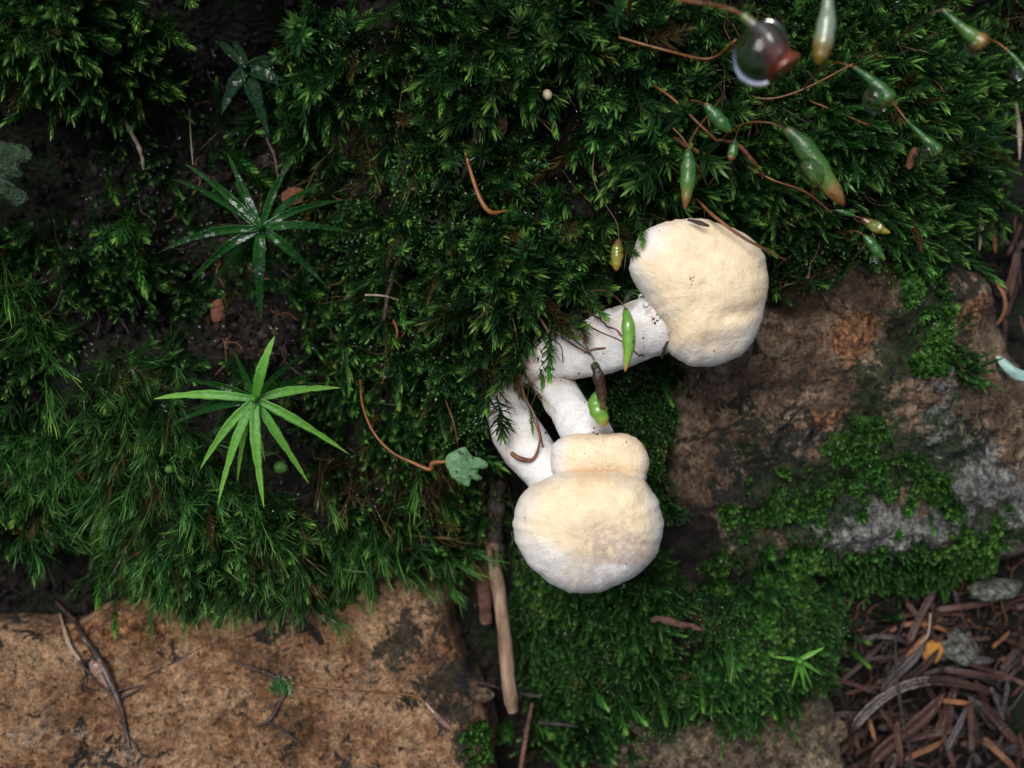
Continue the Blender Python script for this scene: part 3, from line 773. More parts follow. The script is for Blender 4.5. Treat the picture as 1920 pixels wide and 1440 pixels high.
part('stem', stem_mesh([(946,728,-.9,24),(953,765,-0.5,38),(965,805,-0.1,48),(993,845,0.3,48),(1022,882,0.6,44),(1050,925,0.85,46)], 8, 0.05,
     [(920,800,16,60,0,BR,0.35),(985,860,20,20,0,(0.6,0.5,0.45),0.3)]), M['stemskin'], r3)
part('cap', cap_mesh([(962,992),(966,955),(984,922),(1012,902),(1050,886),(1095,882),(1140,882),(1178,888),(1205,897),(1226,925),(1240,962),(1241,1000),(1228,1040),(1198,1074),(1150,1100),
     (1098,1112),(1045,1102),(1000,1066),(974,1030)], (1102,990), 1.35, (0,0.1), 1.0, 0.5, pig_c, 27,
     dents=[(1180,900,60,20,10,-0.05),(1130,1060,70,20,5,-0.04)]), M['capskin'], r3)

# ------------------------------------------------------------------ moss shoots (grow along +Z in their own space, cm)
def shoot_feather(r, L=0.9, n=46, ll=0.2, lw=0.062, spread=0.9, droop=0.35, tipdense=1.0, flat=0.0):
    mb = MB()
    bend = r.uniform(-0.35, 0.35, 2)
    def c(t): return np.array([bend[0] * L * t * t, bend[1] * L * t * t, L * t])
    path = np.array([c(t) for t in np.linspace(0, 1, 6)])
    V, F, T = tube_geo(path, np.linspace(0.018, 0.01, 6), 4)
    mb.add(V, F, T * 0.5)
    for i in range(n):
        t = 0.12 + 0.88 * (i / (n - 1)) ** 0.8
        a = i * 2.399 + r.uniform(-.3, .3)
        p = c(t); ax = unit(c(min(t + .02, 1.02)) - c(t - .02))
        rad = np.array([math.cos(a), math.sin(a) * (1 - flat), 0]); rad = unit(rad - ax * rad.dot(ax))
        op = spread * (1.15 - 0.75 * t ** 3) * r.uniform(.8, 1.15)
        d = unit(rad * math.sin(op) + ax * math.cos(op))
        size = (0.55 + 0.6 * math.sin(math.pi * min(1, 0.15 + t * 0.75))) * r.uniform(.8, 1.15)
        V, F, T = leaf_geo(p, d, np.cross(ax, rad), ll * size, lw * size, droop * r.uniform(.5, 1.4), 0.35, 3, None, 0.05, 0.3)
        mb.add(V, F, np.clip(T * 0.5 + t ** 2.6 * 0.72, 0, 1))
    return mb

def shoot_star(r, n=22, ll=0.38, lw=0.07, L=0.4):
    """rosette of broader wet leaves"""
    mb = MB()
    V, F, T = tube_geo(np.array([[0, 0, 0], [0, 0, L * .5], [0, 0, L]]), 0.015, 4); mb.add(V, F, 0.2)
    for i in range(n):
        t = i / (n - 1); a = i * 2.399 + r.uniform(-.25, .25)
        op = 1.5 - 1.1 * t
        rad = np.array([math.cos(a), math.sin(a), 0]); d = unit(rad * math.sin(op) + np.array([0, 0, 1]) * math.cos(op))
        V, F, T = leaf_geo(np.array([0, 0, L * (0.45 + 0.55 * t)]), d, np.cross([0, 0, 1], rad), ll * (1 - .45 * t) * r.uniform(.8, 1.1), lw * (1 - .3 * t), 0.3 * r.uniform(.3, 1.4), 0.4, 4)
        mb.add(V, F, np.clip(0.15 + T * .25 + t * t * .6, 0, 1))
    return mb

def shoot_hair(r, n=34, L=0.8, ll=0.42, lw=0.014):
    """thin curved hair like leaves"""
    mb = MB()
    bend = r.uniform(-0.3, 0.3, 2)
    def c(t): return np.array([bend[0] * L * t * t, bend[1] * L * t * t, L * t])
    V, F, T = tube_geo(np.array([c(t) for t in np.linspace(0, 1, 5)]), 0.012, 4); mb.add(V, F, T * .4)
    for i in range(n):
        t = 0.1 + 0.9 * i / (n - 1); a = i * 2.399 + r.uniform(-.4, .4)
        p = c(t); ax = unit(c(t + .02) - c(t - .02)); rad = np.array([math.cos(a), math.sin(a), 0]); rad = unit(rad - ax * rad.dot(ax))
        op = r.uniform(.6, 1.4) * (1.1 - .5 * t)
        d = unit(rad * math.sin(op) + ax * math.cos(op))
        V, F, T = leaf_geo(p, d, np.cross(ax, rad), ll * r.uniform(.6, 1.2), lw * r.uniform(.8, 1.3), r.uniform(-.15, .65), 0.2, 4,
                           lambda q: (1 - q) ** .5 * 1.0 if q > .12 else 1.5, 0, 1, 0.0)
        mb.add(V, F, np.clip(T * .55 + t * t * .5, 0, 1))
    return mb

def shoot_cushion(r, n=26, ll=0.085, lw=0.06):
    """small tuft with round leaves"""
    mb = MB()
    for i in range(n):
        t = i / (n - 1); a = i * 2.399 + r.uniform(-.4, .4)
        rr = 0.11 * math.sqrt(1 - t) ; z = 0.14 * math.sqrt(t) + r.uniform(-.015, .02)
        base = np.array([math.cos(a) * rr * .5, math.sin(a) * rr * .5, z * .6])
        op = 1.35 * (1 - t) + r.uniform(0.1, .5)
        rad = np.array([math.cos(a), math.sin(a), 0]); d = unit(rad * math.sin(op) + np.array([0, 0, 1]) * math.cos(op))
        V, F, T = leaf_geo(base, d, np.cross([0, 0, 1], rad) + r.uniform(-.2, .2, 3), ll * r.uniform(.7, 1.3), lw * r.uniform(.8, 1.2), r.uniform(-.1, .5), .3, 3)
        mb.add(V, F, np.clip(T * .35 + t * .55, 0, 1))
    return mb

def shoot_branch(r, n=5, L=0.9):
    """pinnate, fern like small branches with tiny scale leaves"""
    mb = MB()
    for b in range(n * 2 + 1):
        if b == 0: o, d, l = np.zeros(3), np.array([0, 0, 1.0]), L
        else:
            t = 0.2 + 0.7 * ((b - 1) // 2) / n; sg = 1 if b % 2 else -1
            o = np.array([0, 0, L * t]); d = unit([sg * .8, r.uniform(-.2, .2), .75]); l = L * .5 * (1.1 - t) * r.uniform(.7, 1.2)
        e = unit(np.cross(d, [0, 1, 0.05])); q = np.cross(d, e)
        m = int(7 + l * 16)
        for i in range(m):
            t = i / (m - 1); a = i * 2.399
            rad = e * math.cos(a) + q * math.sin(a)
            V, F, T = leaf_geo(o + d * l * t, unit(rad * .75 + d * .7), np.cross(d, rad), 0.085 * (1.15 - .5 * t), 0.04, .2, .3, 2)
            mb.add(V, F, np.clip(T * .3 + t * t * .45 + (0.2 if b == 0 else .1) * 1, 0, 1))
    return mb

PR = np.random.default_rng(5)
def protos(kind, fn, mat, variants):
    c = bpy.data.collections.new(kind + '_shapes')
    for i, kw in enumerate(variants):
        me = fn(PR, **kw).mesh(f'{kind}_{i:02d}', (0, 0, 0), M[mat])
        o = bpy.data.objects.new(f'{kind}_{i:02d}', me); c.objects.link(o)
    return c
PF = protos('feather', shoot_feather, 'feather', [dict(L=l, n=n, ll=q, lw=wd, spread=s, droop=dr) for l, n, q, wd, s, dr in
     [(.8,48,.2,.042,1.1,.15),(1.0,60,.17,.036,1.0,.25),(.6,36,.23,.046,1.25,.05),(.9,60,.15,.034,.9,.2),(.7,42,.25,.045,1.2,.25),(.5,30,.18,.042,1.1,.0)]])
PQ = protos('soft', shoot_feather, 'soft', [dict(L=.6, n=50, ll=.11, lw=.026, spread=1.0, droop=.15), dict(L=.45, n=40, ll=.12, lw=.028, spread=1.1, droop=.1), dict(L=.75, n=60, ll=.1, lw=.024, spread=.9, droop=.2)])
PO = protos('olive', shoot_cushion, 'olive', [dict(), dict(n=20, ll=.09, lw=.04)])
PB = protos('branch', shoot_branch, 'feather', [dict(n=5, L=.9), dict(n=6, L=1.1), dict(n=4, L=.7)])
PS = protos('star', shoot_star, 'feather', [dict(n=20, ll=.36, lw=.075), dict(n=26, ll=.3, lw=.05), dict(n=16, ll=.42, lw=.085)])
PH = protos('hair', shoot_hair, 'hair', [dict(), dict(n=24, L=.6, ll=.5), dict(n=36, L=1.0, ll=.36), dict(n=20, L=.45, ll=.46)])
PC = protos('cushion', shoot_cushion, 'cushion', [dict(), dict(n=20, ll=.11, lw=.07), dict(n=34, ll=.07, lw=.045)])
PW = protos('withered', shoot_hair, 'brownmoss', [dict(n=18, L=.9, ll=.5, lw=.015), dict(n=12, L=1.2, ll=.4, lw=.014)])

def gn_scatter(name, coll, pts, rots, scl, origin=(0, 0, 0), **kw):
    me = bpy.data.meshes.new(name)
    n = len(pts)
    me.vertices.add(n)
    me.vertices.foreach_set('co', ((pts - np.asarray(origin)) * 0.01).astype(np.float32).ravel())
    for an, ty, arr, key in (('rot', 'FLOAT_VECTOR', rots, 'vector'), ('scl', 'FLOAT', scl, 'value')):
        a = me.attributes.new(an, ty, 'POINT'); a.data.foreach_set(key, np.asarray(arr, np.float32).ravel())
    a = me.attributes.new('idx', 'INT', 'POINT'); a.data.foreach_set('value', rng.integers(0, max(1, len(coll.objects)), n).astype(np.int32))
    o = bpy.data.objects.new(name, me); COL.objects.link(o)
    o.location = R3 @ (Vector(origin) * 0.01); o.rotation_euler = (TILT, 0, 0)
    ng = bpy.data.node_groups.new(name, 'GeometryNodeTree')
    ng.interface.new_socket('Geometry', in_out='INPUT', socket_type='NodeSocketGeometry')
    ng.interface.new_socket('Geometry', in_out='OUTPUT', socket_type='NodeSocketGeometry')
    N, L = ng.nodes, ng.links
    gi, go = N.new('NodeGroupInput'), N.new('NodeGroupOutput')
    ip = N.new('GeometryNodeInstanceOnPoints'); ci = N.new('GeometryNodeCollectionInfo')
    ci.inputs['Collection'].default_value = coll; ci.inputs['Separate Children'].default_value = True; ci.inputs['Reset Children'].default_value = True
    def at(nm, ty):
        x = N.new('GeometryNodeInputNamedAttribute'); x.data_type = ty; x.inputs['Name'].default_value = nm; return x.outputs['Attribute']
    L.new(gi.outputs[0], ip.inputs['Points']); L.new(ci.outputs[0], ip.inputs['Instance'])
    ip.inputs['Pick Instance'].default_value = True
    L.new(at('idx', 'INT'), ip.inputs['Instance Index'])
    er = N.new('FunctionNodeEulerToRotation'); L.new(at('rot', 'FLOAT_VECTOR'), er.inputs[0]); L.new(er.outputs[0], ip.inputs['Rotation'])
    L.new(at('scl', 'FLOAT'), ip.inputs['Scale']); L.new(ip.outputs[0], go.inputs[0])
    md = o.modifiers.new('scatter', 'NODES'); md.node_group = ng
    kw.setdefault('kind', 'stuff')
    return tag(o, **kw)

def eulers(dirs, roll=None):
    out = np.zeros((len(dirs), 3))
    for i, d in enumerate(dirs):
        q = Vector(d).to_track_quat('Z', 'Y')
        q = q @ Quaternion((0, 0, 1), random.uniform(0, 6.283) if roll is None else roll)
        out[i] = q.to_euler()
    return out

def normals(u, v):
    e = 0.12
    h1, _ = Hall(u + e, v); h0, _ = Hall(u - e, v); g1, _ = Hall(u, v + e); g0, _ = Hall(u, v - e)
    s = np.clip((h1 - h0) / (2 * e), -2, 2); t = np.clip((g1 - g0) / (2 * e), -2, 2)
    return unit(np.stack([-s, -t, np.ones_like(s)], -1))

def scatter_pts(poly, count, seed, thr=-0.2, freq=0.8, margin=0.0, allow=None, holes=(), jit=18):
    """random surface points whose picture position falls inside poly, thinned by noise so that bare gaps remain"""
    r = np.random.default_rng(seed)
    xs = [p[0] for p in poly]; ys = [p[1] for p in poly]
    n = int(count * 3.5)
    x = r.uniform(min(xs), max(xs), n); y = r.uniform(min(ys), max(ys), n)
    kk = (D + 1.0) / D / 100
    u = (x - 960) * kk; v = (720 - y) * kk
    w, wh = Hall(u, v)
    p = np.stack([u, v, w], -1)
    px, py = proj(p)
    jx = jit * fbm(px / 40, py / 40, 0, 3, seed + 1); jy = jit * fbm(px / 40, py / 40, 5, 3, seed + 2)
    m = inpoly(px + jx, py + jy, poly)
    m &= fbm(u * freq, v * freq, 0, 3, seed + 5) > thr
    for h in holes: m &= ~inpoly(px + jx, py + jy, h)
    if allow is not None: m &= np.isin(wh, allow)
    p = p[m][:count]
    return p

def carpet(name, coll, poly, count, seed, label, size=(0.7, 1.2), nw=0.5, down=(0.1, -0.7, 0.35), rnd=0.45, sink=0.1, cat='moss', lift=0.0, **kw):
    p = scatter_pts(poly, count, seed, **kw)
    r = np.random.default_rng(seed + 9)
    n = normals(p[:, 0], p[:, 1])
    d = unit(n * nw + np.array(down) + r.normal(0, rnd, p.shape))
    p = p - d * sink * 0.5
    p[:, 2] += r.uniform(-0.05, lift, len(p)) if lift else 0
    big = 0.8 + 0.4 * (fbm(p[:, 0] * .7, p[:, 1] * .7, 0, 2, seed + 3) + .5)
    s = r.uniform(size[0], size[1], len(p)) * np.clip(big, .6, 1.3)
    return gn_scatter(name, coll, p, eulers(d), s, label=label, cat=cat)

UP = [(560,-60),(1980,-80),(1990,60),(1880,140),(1840,350),(1790,440),(1640,450),(1560,500),(1440,560),(1350,600),(1180,545),(1095,580),(1010,618),(972,690),(935,750),
      (900,830),(830,800),(770,680),(700,640),(690,520),(660,440),(560,380),(540,220)]
carpet('moss', PF, UP, 2300, 101, 'dark green feathery moss covering the upper bank above the mushrooms', (0.5, 1.5), thr=-0.22, lift=0.45, rnd=.55, holes=[[(600,185),(730,185),(740,320),(620,320)]])
carpet('moss', PB, UP, 1000, 102, 'fine branching moss lying between the feathery shoots of the upper bank', (0.5, 0.95), thr=-0.1, lift=0.1, holes=[[(600,185),(730,185),(740,320),(620,320)]])
carpet('moss', PS, [(640,150),(1250,150),(1300,420),(1180,560),(1050,620),(940,600),(800,560),(680,430)], 330, 103,
       'broad leaved wet star moss above the upper mushroom', (0.6, 1.2), thr=-0.2, lift=0.4)
RM = [(1250,60),(1880,20),(1850,330),(1780,440),(1640,455),(1560,520),(1450,560),(1420,430),(1250,400)]
carpet('moss', PQ, RM, 3200, 104, 'dense rounded cushion of small green moss between the capsules and the boulder', (0.7, 1.3), thr=-0.5, lift=0.4, down=(0.4, -0.4, 0.45))
carpet('moss', PF, [(-40,-60),(400,-60),(360,60),(340,150),(300,180),(150,160),(-40,140)], 420, 105,
       'out of focus tall moss hanging in from the top corner above the soil hollow', (0.9, 1.5), thr=-0.1, lift=0.4, down=(0.5, -0.5, 0.5))
LH = [(170,640),(330,660),(380,820),(520,940),(690,950),(900,900),(930,960),(840,1040),(760,1070),(690,1110),(500,1100),(330,1085),(230,1090),(180,1020),(140,860),(130,720)]
carpet('moss', PH, LH, 520, 106, 'hair leaved green moss curtain hanging over the orange sandstone', (0.7, 1.2), thr=-0.28, nw=0.45, down=(0.15, -0.7, 0.45), lift=0.3, rnd=.5, holes=[[(60,700),(190,760),(200,1090),(70,1090)]])
carpet('moss', PF, [(-30,420),(200,450),(380,520),(340,700),(200,820),(60,1000),(-40,1000)], 520, 107, 'dim short moss on the left bank beside the soil hollow', (0.5, 1.0), thr=-0.2, lift=.15, holes=[[(60,700),(190,760),(200,1090),(70,1090)]])
carpet('moss', PH, [(-40,480),(110,560),(150,800),(90,980),(-40,1100)], 260, 108, 'blurred yellow green moss at the far left edge of the bank', (0.7, 1.1), thr=-0.2, lift=0.3)
carpet('moss', PW, [(640,820),(950,860),(900,1060),(700,1080),(620,1000),(380,1060),(560,900)], 170, 109, 'withered brown moss strands between the green hair moss and the gap', (0.6, 1.0), thr=-0.3, down=(0, -1, .3), lift=.15)
LC = [(960,960),(1240,1020),(1290,1080),(1480,1110),(1560,1080),(1600,1110),(1560,1180),(1560,1260),(1480,1330),(1300,1320),(1140,1380),(1000,1300),(960,1160)]
carpet('moss', PB, LC, 1800, 110, 'low dark green moss filling the hollow below the large lower cap', (0.35, 0.65), thr=-0.45, lift=.2)
carpet('moss', PQ, LC, 1500, 111, 'small feathery shoots standing in the low moss below the large cap', (0.6, 1.1), thr=-0.25, lift=.4)
carpet('moss', PO, [(600,200),(660,180),(720,210),(730,280),(690,320),(630,300),(590,250)], 420, 132, 'olive brown cushion of short moss on the rounded stone near the top', (0.5, 0.9), thr=-.6, nw=1.2, down=(0,-.2,.2), lift=.05)
carpet('moss', PW, UP, 160, 133, 'withered brown strands caught in the upper moss', (0.5, 1.1), thr=-0.1, lift=.6, down=(0, -1, .3))
carpet('moss', PB, [(1010,700),(1130,690),(1290,660),(1250,760),(1240,900),(1260,990),(1180,900),(1110,800)], 500, 112,
       'branching moss in the shade between the upper stem and the boulder', (0.5, 0.85), thr=-0.6, lift=.3)
carpet('moss', PF, [(1040,1290),(1180,1340),(1200,1460),(980,1460),(1000,1350)], 130, 113, 'feathery shoots at the bottom edge beside the bleached twig', (0.5, 0.8), thr=-0.4, lift=.2)
BM1 = [(1370,1100),(1330,1040),(1400,980),(1420,930),(1490,900),(1520,880),(1560,960),(1530,1000),(1580,1060),(1640,1050),(1760,1040),(1830,1010),(1930,980),(1930,1060),(1760,1090),(1680,1130),(1580,1110),(1480,1130)]
BM2 = [(1540,860),(1620,780),(1690,860),(1760,880),(1810,900),(1790,960),(1720,950),(1640,920),(1580,970),(1550,930)]
BM3 = [(1680,470),(1760,490),(1770,600),(1790,690),(1750,700),(1720,620),(1690,570)]
for k, (pl, ct, lb) in enumerate([(BM1, 1900, 'bright cushion moss along the lower edge of the boulder'), (BM2, 560, 'patch of cushion moss across the middle of the boulder'),
                                  (BM3, 420, 'narrow strip of thin moss running down the right shoulder of the boulder')]):
    carpet('moss', PC, pl, ct, 120 + k, lb, (0.3, 1.2), thr=-0.22 if k != 2 else -0.15, freq=1.7, lift=.12, jit=48, nw=1.2, down=(0, -.2, .2), rnd=.3, sink=0.04)
for k, (pl, ct, lb) in enumerate([(BM1, 450, 'fine soft shoots mixed into the cushion moss along the lower edge of the boulder'), (BM2, 130, 'fine soft shoots in the moss patch across the middle of the boulder'),
                                  ([(1660,470),(1780,480),(1800,600),(1830,720),(1760,730),(1700,620),(1670,560)], 260, 'thin soft shoots over the right shoulder of the boulder'),
                                  ([(1540,1050),(1940,1000),(1950,1090),(1780,1120),(1600,1140)], 520, 'continuous band of short moss along the right foot of the boulder')]):
    carpet('moss', PQ, pl, ct, 140 + k, lb, (0.35, 0.75), thr=-0.3, freq=1.4, nw=1.0, down=(0, -.3, .2), rnd=.35, sink=0.05, lift=.05, jit=40)
carpet('moss', PC, LC, 1300, 124, 'cushion moss grains scattered through the hollow below the large cap', (0.5, 1.0), thr=-0.2, nw=1, down=(0, -.2, .2), lift=.2)
carpet('moss', PC, [(620,1060),(700,1070),(690,1120),(600,1150),(500,1150),(480,1110)], 110, 125, 'dark little cushion of moss on the top edge of the orange sandstone', (0.6, 1.1), thr=-0.8, nw=1)
carpet('moss', PC, [(860,1380),(940,1350),(960,1450),(860,1450)], 90, 126, 'dark moss in the bottom gap beside the orange sandstone corner', (0.6, 1.1), thr=-0.8, nw=1)
carpet('moss', PC, [(1850,150),(1960,120),(1960,700),(1880,600),(1840,420)], 240, 127, 'thin dark moss on the bark behind the right end of the bank', (0.5, 1.0), thr=-0.1, nw=1)
carpet('moss', PF, [(100,150),(560,120),(640,330),(920,640),(900,1000),(640,980),(560,820),(400,640),(80,560)], 900, 128, 'sparse little shoots on the bare dark soil of the hollow', (0.4, 0.95), thr=-0.12, lift=.2)
carpet('moss', PF, [(560,360),(700,440),(780,700),(900,830),(930,960),(820,980),(700,860),(600,700)], 420, 129, 'dim feathery shoots in the shade left of the mushrooms', (0.5, 0.95), thr=-0.3, lift=.2)
carpet('moss', PF, [(170,900),(900,930),(880,1040),(690,1110),(500,1100),(330,1090),(180,1040)], 300, 130, 'feathery shoots mixed into the lower edge of the hair moss', (0.6, 1.0), thr=-0.2, lift=.4)
carpet('moss', PC, [(100,150),(560,120),(640,330),(900,640),(900,1000),(640,980),(400,640),(80,560)], 700, 131, 'thin film of tiny moss on the soil of the hollow', (0.3, 0.8), thr=0.0, freq=1.5)

# ------------------------------------------------------------------ haircap mosses: star shaped plants with long leaves, each leaf a part
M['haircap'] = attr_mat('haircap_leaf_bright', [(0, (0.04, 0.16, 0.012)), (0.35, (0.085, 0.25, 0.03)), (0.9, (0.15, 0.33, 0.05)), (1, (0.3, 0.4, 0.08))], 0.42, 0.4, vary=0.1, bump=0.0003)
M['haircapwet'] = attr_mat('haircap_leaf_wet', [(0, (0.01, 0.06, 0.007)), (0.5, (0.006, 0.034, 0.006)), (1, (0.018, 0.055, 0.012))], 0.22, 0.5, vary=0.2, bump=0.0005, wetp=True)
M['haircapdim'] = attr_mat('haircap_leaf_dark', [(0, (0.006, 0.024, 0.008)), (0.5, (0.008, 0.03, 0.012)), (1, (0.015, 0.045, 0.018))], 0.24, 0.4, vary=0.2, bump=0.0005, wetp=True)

def haircap(cx, cy, w, leaves, mats, label, width=0.15, stem_to=-1.6, group='haircap mosses'):
    c = P(cx, cy, w)
    foot = surf(cx + 8, cy - 10)
    r = root('haircap_moss', foot, label=label, cat='moss plant', group=group)
    part('stem', MB().add(*tube_geo(spline([foot, (foot + c) / 2 + [0.03, -0.05, 0], c], 10), 0.05, 8)), M['setadark'], r)
    for lv in leaves:
        tx, ty, tw = lv[:3]; wd = lv[3] if len(lv) > 3 else 1.0; mt = lv[4] if len(lv) > 4 else 0
        tip = P(tx, ty, tw); L = np.linalg.norm((tip - c)[:2])
        low = -0.16 * mt
        mid = (c + tip) / 2 + np.array([0, 0, 0.16 * L + low * .3]) + np.array([0, 0.05 * L, 0])
        path = spline([c + [0, 0, low * .5], c * .62 + tip * .38 + [0, .04 * L, 0.12 * L], c * .25 + tip * .75 + [0, .03 * L, .08 * L], tip], 15)
        tan = unit(np.gradient(path, axis=0)); side = unit(np.cross(tan, [0.0, 0.0, 1.0])); up = np.cross(side, tan)
        tw_ = random.uniform(-.35, .35)
        V = []; T = []
        for i in range(15):
            t = i / 14
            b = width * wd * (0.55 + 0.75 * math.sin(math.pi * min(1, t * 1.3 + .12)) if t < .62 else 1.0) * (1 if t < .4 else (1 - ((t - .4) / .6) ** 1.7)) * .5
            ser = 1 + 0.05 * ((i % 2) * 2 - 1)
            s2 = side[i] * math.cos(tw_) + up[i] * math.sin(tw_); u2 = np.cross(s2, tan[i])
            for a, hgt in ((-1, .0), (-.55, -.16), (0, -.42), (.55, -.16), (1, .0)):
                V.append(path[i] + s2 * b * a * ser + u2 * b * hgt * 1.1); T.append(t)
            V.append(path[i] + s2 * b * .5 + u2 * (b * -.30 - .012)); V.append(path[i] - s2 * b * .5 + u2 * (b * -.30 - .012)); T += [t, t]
        F = []
        ring = [0, 1, 2, 3, 4, 5, 6]
        for i in range(14):
            for j in range(7):
                k = (j + 1) % 7
                F.append((i * 7 + j, i * 7 + k, (i + 1) * 7 + k, (i + 1) * 7 + j))
        part('leaf', MB().add(V, F, T), M[mats[mt]], r)
    V, F, T = lump_geo(.07, .07, .12, .1, 2, 3, 10, 8)
    part('bud', MB().add(V + c + [0, 0, .05], F, 0.1), M[mats[0]], r)
    return r

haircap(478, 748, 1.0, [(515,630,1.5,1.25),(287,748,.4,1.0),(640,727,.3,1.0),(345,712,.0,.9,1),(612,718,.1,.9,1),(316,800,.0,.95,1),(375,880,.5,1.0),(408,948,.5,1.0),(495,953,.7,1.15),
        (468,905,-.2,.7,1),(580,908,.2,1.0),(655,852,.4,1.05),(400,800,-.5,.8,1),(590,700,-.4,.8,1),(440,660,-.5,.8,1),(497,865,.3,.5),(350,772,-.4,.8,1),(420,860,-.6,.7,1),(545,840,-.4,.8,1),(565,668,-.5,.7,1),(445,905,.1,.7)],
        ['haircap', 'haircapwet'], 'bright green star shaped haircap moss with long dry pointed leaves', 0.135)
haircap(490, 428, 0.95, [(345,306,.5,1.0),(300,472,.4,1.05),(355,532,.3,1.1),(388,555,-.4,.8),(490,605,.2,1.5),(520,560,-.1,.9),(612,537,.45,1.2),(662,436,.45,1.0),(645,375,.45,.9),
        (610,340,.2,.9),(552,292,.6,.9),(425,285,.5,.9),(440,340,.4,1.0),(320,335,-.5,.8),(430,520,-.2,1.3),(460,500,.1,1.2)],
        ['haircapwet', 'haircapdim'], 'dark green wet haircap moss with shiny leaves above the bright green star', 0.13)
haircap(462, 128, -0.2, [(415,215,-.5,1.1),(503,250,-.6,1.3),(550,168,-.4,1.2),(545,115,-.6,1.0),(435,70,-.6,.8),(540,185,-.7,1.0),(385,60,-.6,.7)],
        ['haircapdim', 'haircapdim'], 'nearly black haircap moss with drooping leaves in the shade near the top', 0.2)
haircap(1497, 1238, -0.9, [(1449,1232,-1.2,.8),(1546,1214,-1.0,.9),(1540,1266,-1.3,.8),(1508,1294,-1.3,.9),(1483,1295,-1.5,.7),(1448,1285,-1.6,.7,1),(1495,1205,-1.3,.7,1),(1522,1290,-1.4,.6)],
        ['haircap', 'haircapwet'], 'small bright haircap moss standing at the edge of the needle litter', 0.085)

# ------------------------------------------------------------------ moss capsules on stalks
M['capgreen'] = attr_mat('moss_capsule_green', [(0, (0.08, 0.1, 0.02)), (0.12, (0.025, 0.085, 0.02)), (0.72, (0.06, 0.15, 0.022)), (0.84, (0.2, 0.12, 0.03)), (1, (0.13, 0.045, 0.02))], 0.24, 0.5, coat=0.2, sss=0.2, vary=0.35, bump=0.0003)
M['capfull'] = attr_mat('moss_capsule_all_green', [(0, (0.15, 0.1, 0.03)), (0.1, (0.022, 0.09, 0.02)), (0.85, (0.035, 0.115, 0.02)), (1, (0.2, 0.17, 0.04))], 0.22, 0.5, coat=0.2, sss=0.2, vary=0.3, bump=0.0003)
M['capbright'] = attr_mat('moss_capsule_bright', [(0, (0.05, 0.03, 0.02)), (0.08, (0.09, 0.25, 0.03)), (0.8, (0.17, 0.33, 0.04)), (0.92, (0.32, 0.24, 0.05)), (1, (0.4, 0.2, 0.03))], 0.2, 0.5, coat=0.4, sss=0.25)
M['capred'] = attr_mat('moss_capsule_red', [(0, (0.12, 0.16, 0.04)), (0.3, (0.09, 0.09, 0.08)), (0.55, (0.07, 0.035, 0.025)), (0.82, (0.15, 0.03, 0.012)), (1, (0.16, 0.05, 0.02))], 0.14, 0.5, coat=0.5, sss=0.2)
M['capbrown'] = attr_mat('moss_capsule_olive', [(0, (0.14, 0.17, 0.12)), (0.5, (0.2, 0.25, 0.17)), (0.7, (0.16, 0.11, 0.02)), (1, (0.13, 0.1, 0.01))], 0.2, 0.5, coat=0.5, sss=0.2)
M['capyellow'] = attr_mat('moss_capsule_yellow', [(0, (0.09, 0.03, 0.015)), (0.15, (0.12, 0.05, 0.02)), (0.35, (0.15, 0.2, 0.02)), (0.8, (0.25, 0.22, 0.03)), (1, (0.3, 0.14, 0.02))], 0.15, 0.5, coat=0.5, sss=0.2)
M['capdark'] = attr_mat('moss_capsule_dark_hood', [(0, (0.03, 0.05, 0.02)), (0.3, (0.02, 0.012, 0.008)), (0.8, (0.05, 0.025, 0.015)), (1, (0.1, 0.09, 0.03))], 0.16, 0.6, bump=0.0006, wetp=True)

def capsule(pts, rmax, mat, seta, label, prof='club', group='moss capsules', srad=0.022, smat='seta', foot=True, hood=None):
    """pts capsule axis [(px,py,w)], seta stalk [(px,py,w)] from its foot to the capsule neck"""
    ax = np.array([P(*q) for q in pts])
    st = [P(*q) for q in seta]
    if foot: st = [surf(seta[0][0], seta[0][1])] + st[1:]
    r = root('moss_capsule', st[0], label=label, cat='moss capsule', group=group)
    sp = spline(np.array(st + [ax[0]]), 12 * len(st) + 6)
    part('stalk', MB().add(*tube_geo(sp, np.linspace(srad * 1.0, srad * .62, len(sp)) * (1 + .12 * fbm(np.linspace(0, 14, len(sp)), 0.5, 0, 3, 5)), 8)), M[smat], r)
    n = 34; path = spline(ax, n); t = np.linspace(0, 1, n)
    if prof == 'club': rr = (0.22 + 0.78 * np.sin(np.pi * np.clip(t * .82 + .06, 0, 1)) ** 1.1) * np.where(t > .86, np.sqrt(np.clip(1 - ((t - .86) / .14) ** 2, 0.02, 1)) * .85 + .05, 1)
    elif prof == 'pear': rr = (0.18 + 0.82 * t ** 1.6) * np.where(t > .8, np.sqrt(np.clip(1 - ((t - .8) / .2) ** 2, 0.01, 1)), 1)
    else: rr = np.sin(np.pi * np.clip(t * .93 + .05, 0, 1)) ** .75 * (1 - .1 * t); rr[-1] = .03   # spindle
    rr = rmax * rr * (1 + 0.05 * np.sin(t * 23))
    V, F, T = tube_geo(path, rr, 20)
    part('capsule', MB().add(V, F, T), M[mat], r)
    if hood:
        h = np.array([P(*q) for q in hood[0]]); hp = spline(h, 16); tt = np.linspace(0, 1, 16)
        part('hood', MB().add(*tube_geo(hp, hood[1] * (0.35 + 0.65 * np.sin(np.pi * np.clip(tt * .8 + .1, 0, 1))) * (1 + .12 * np.sin(tt * 19)), 16)), M[hood[2]], r)
    return r

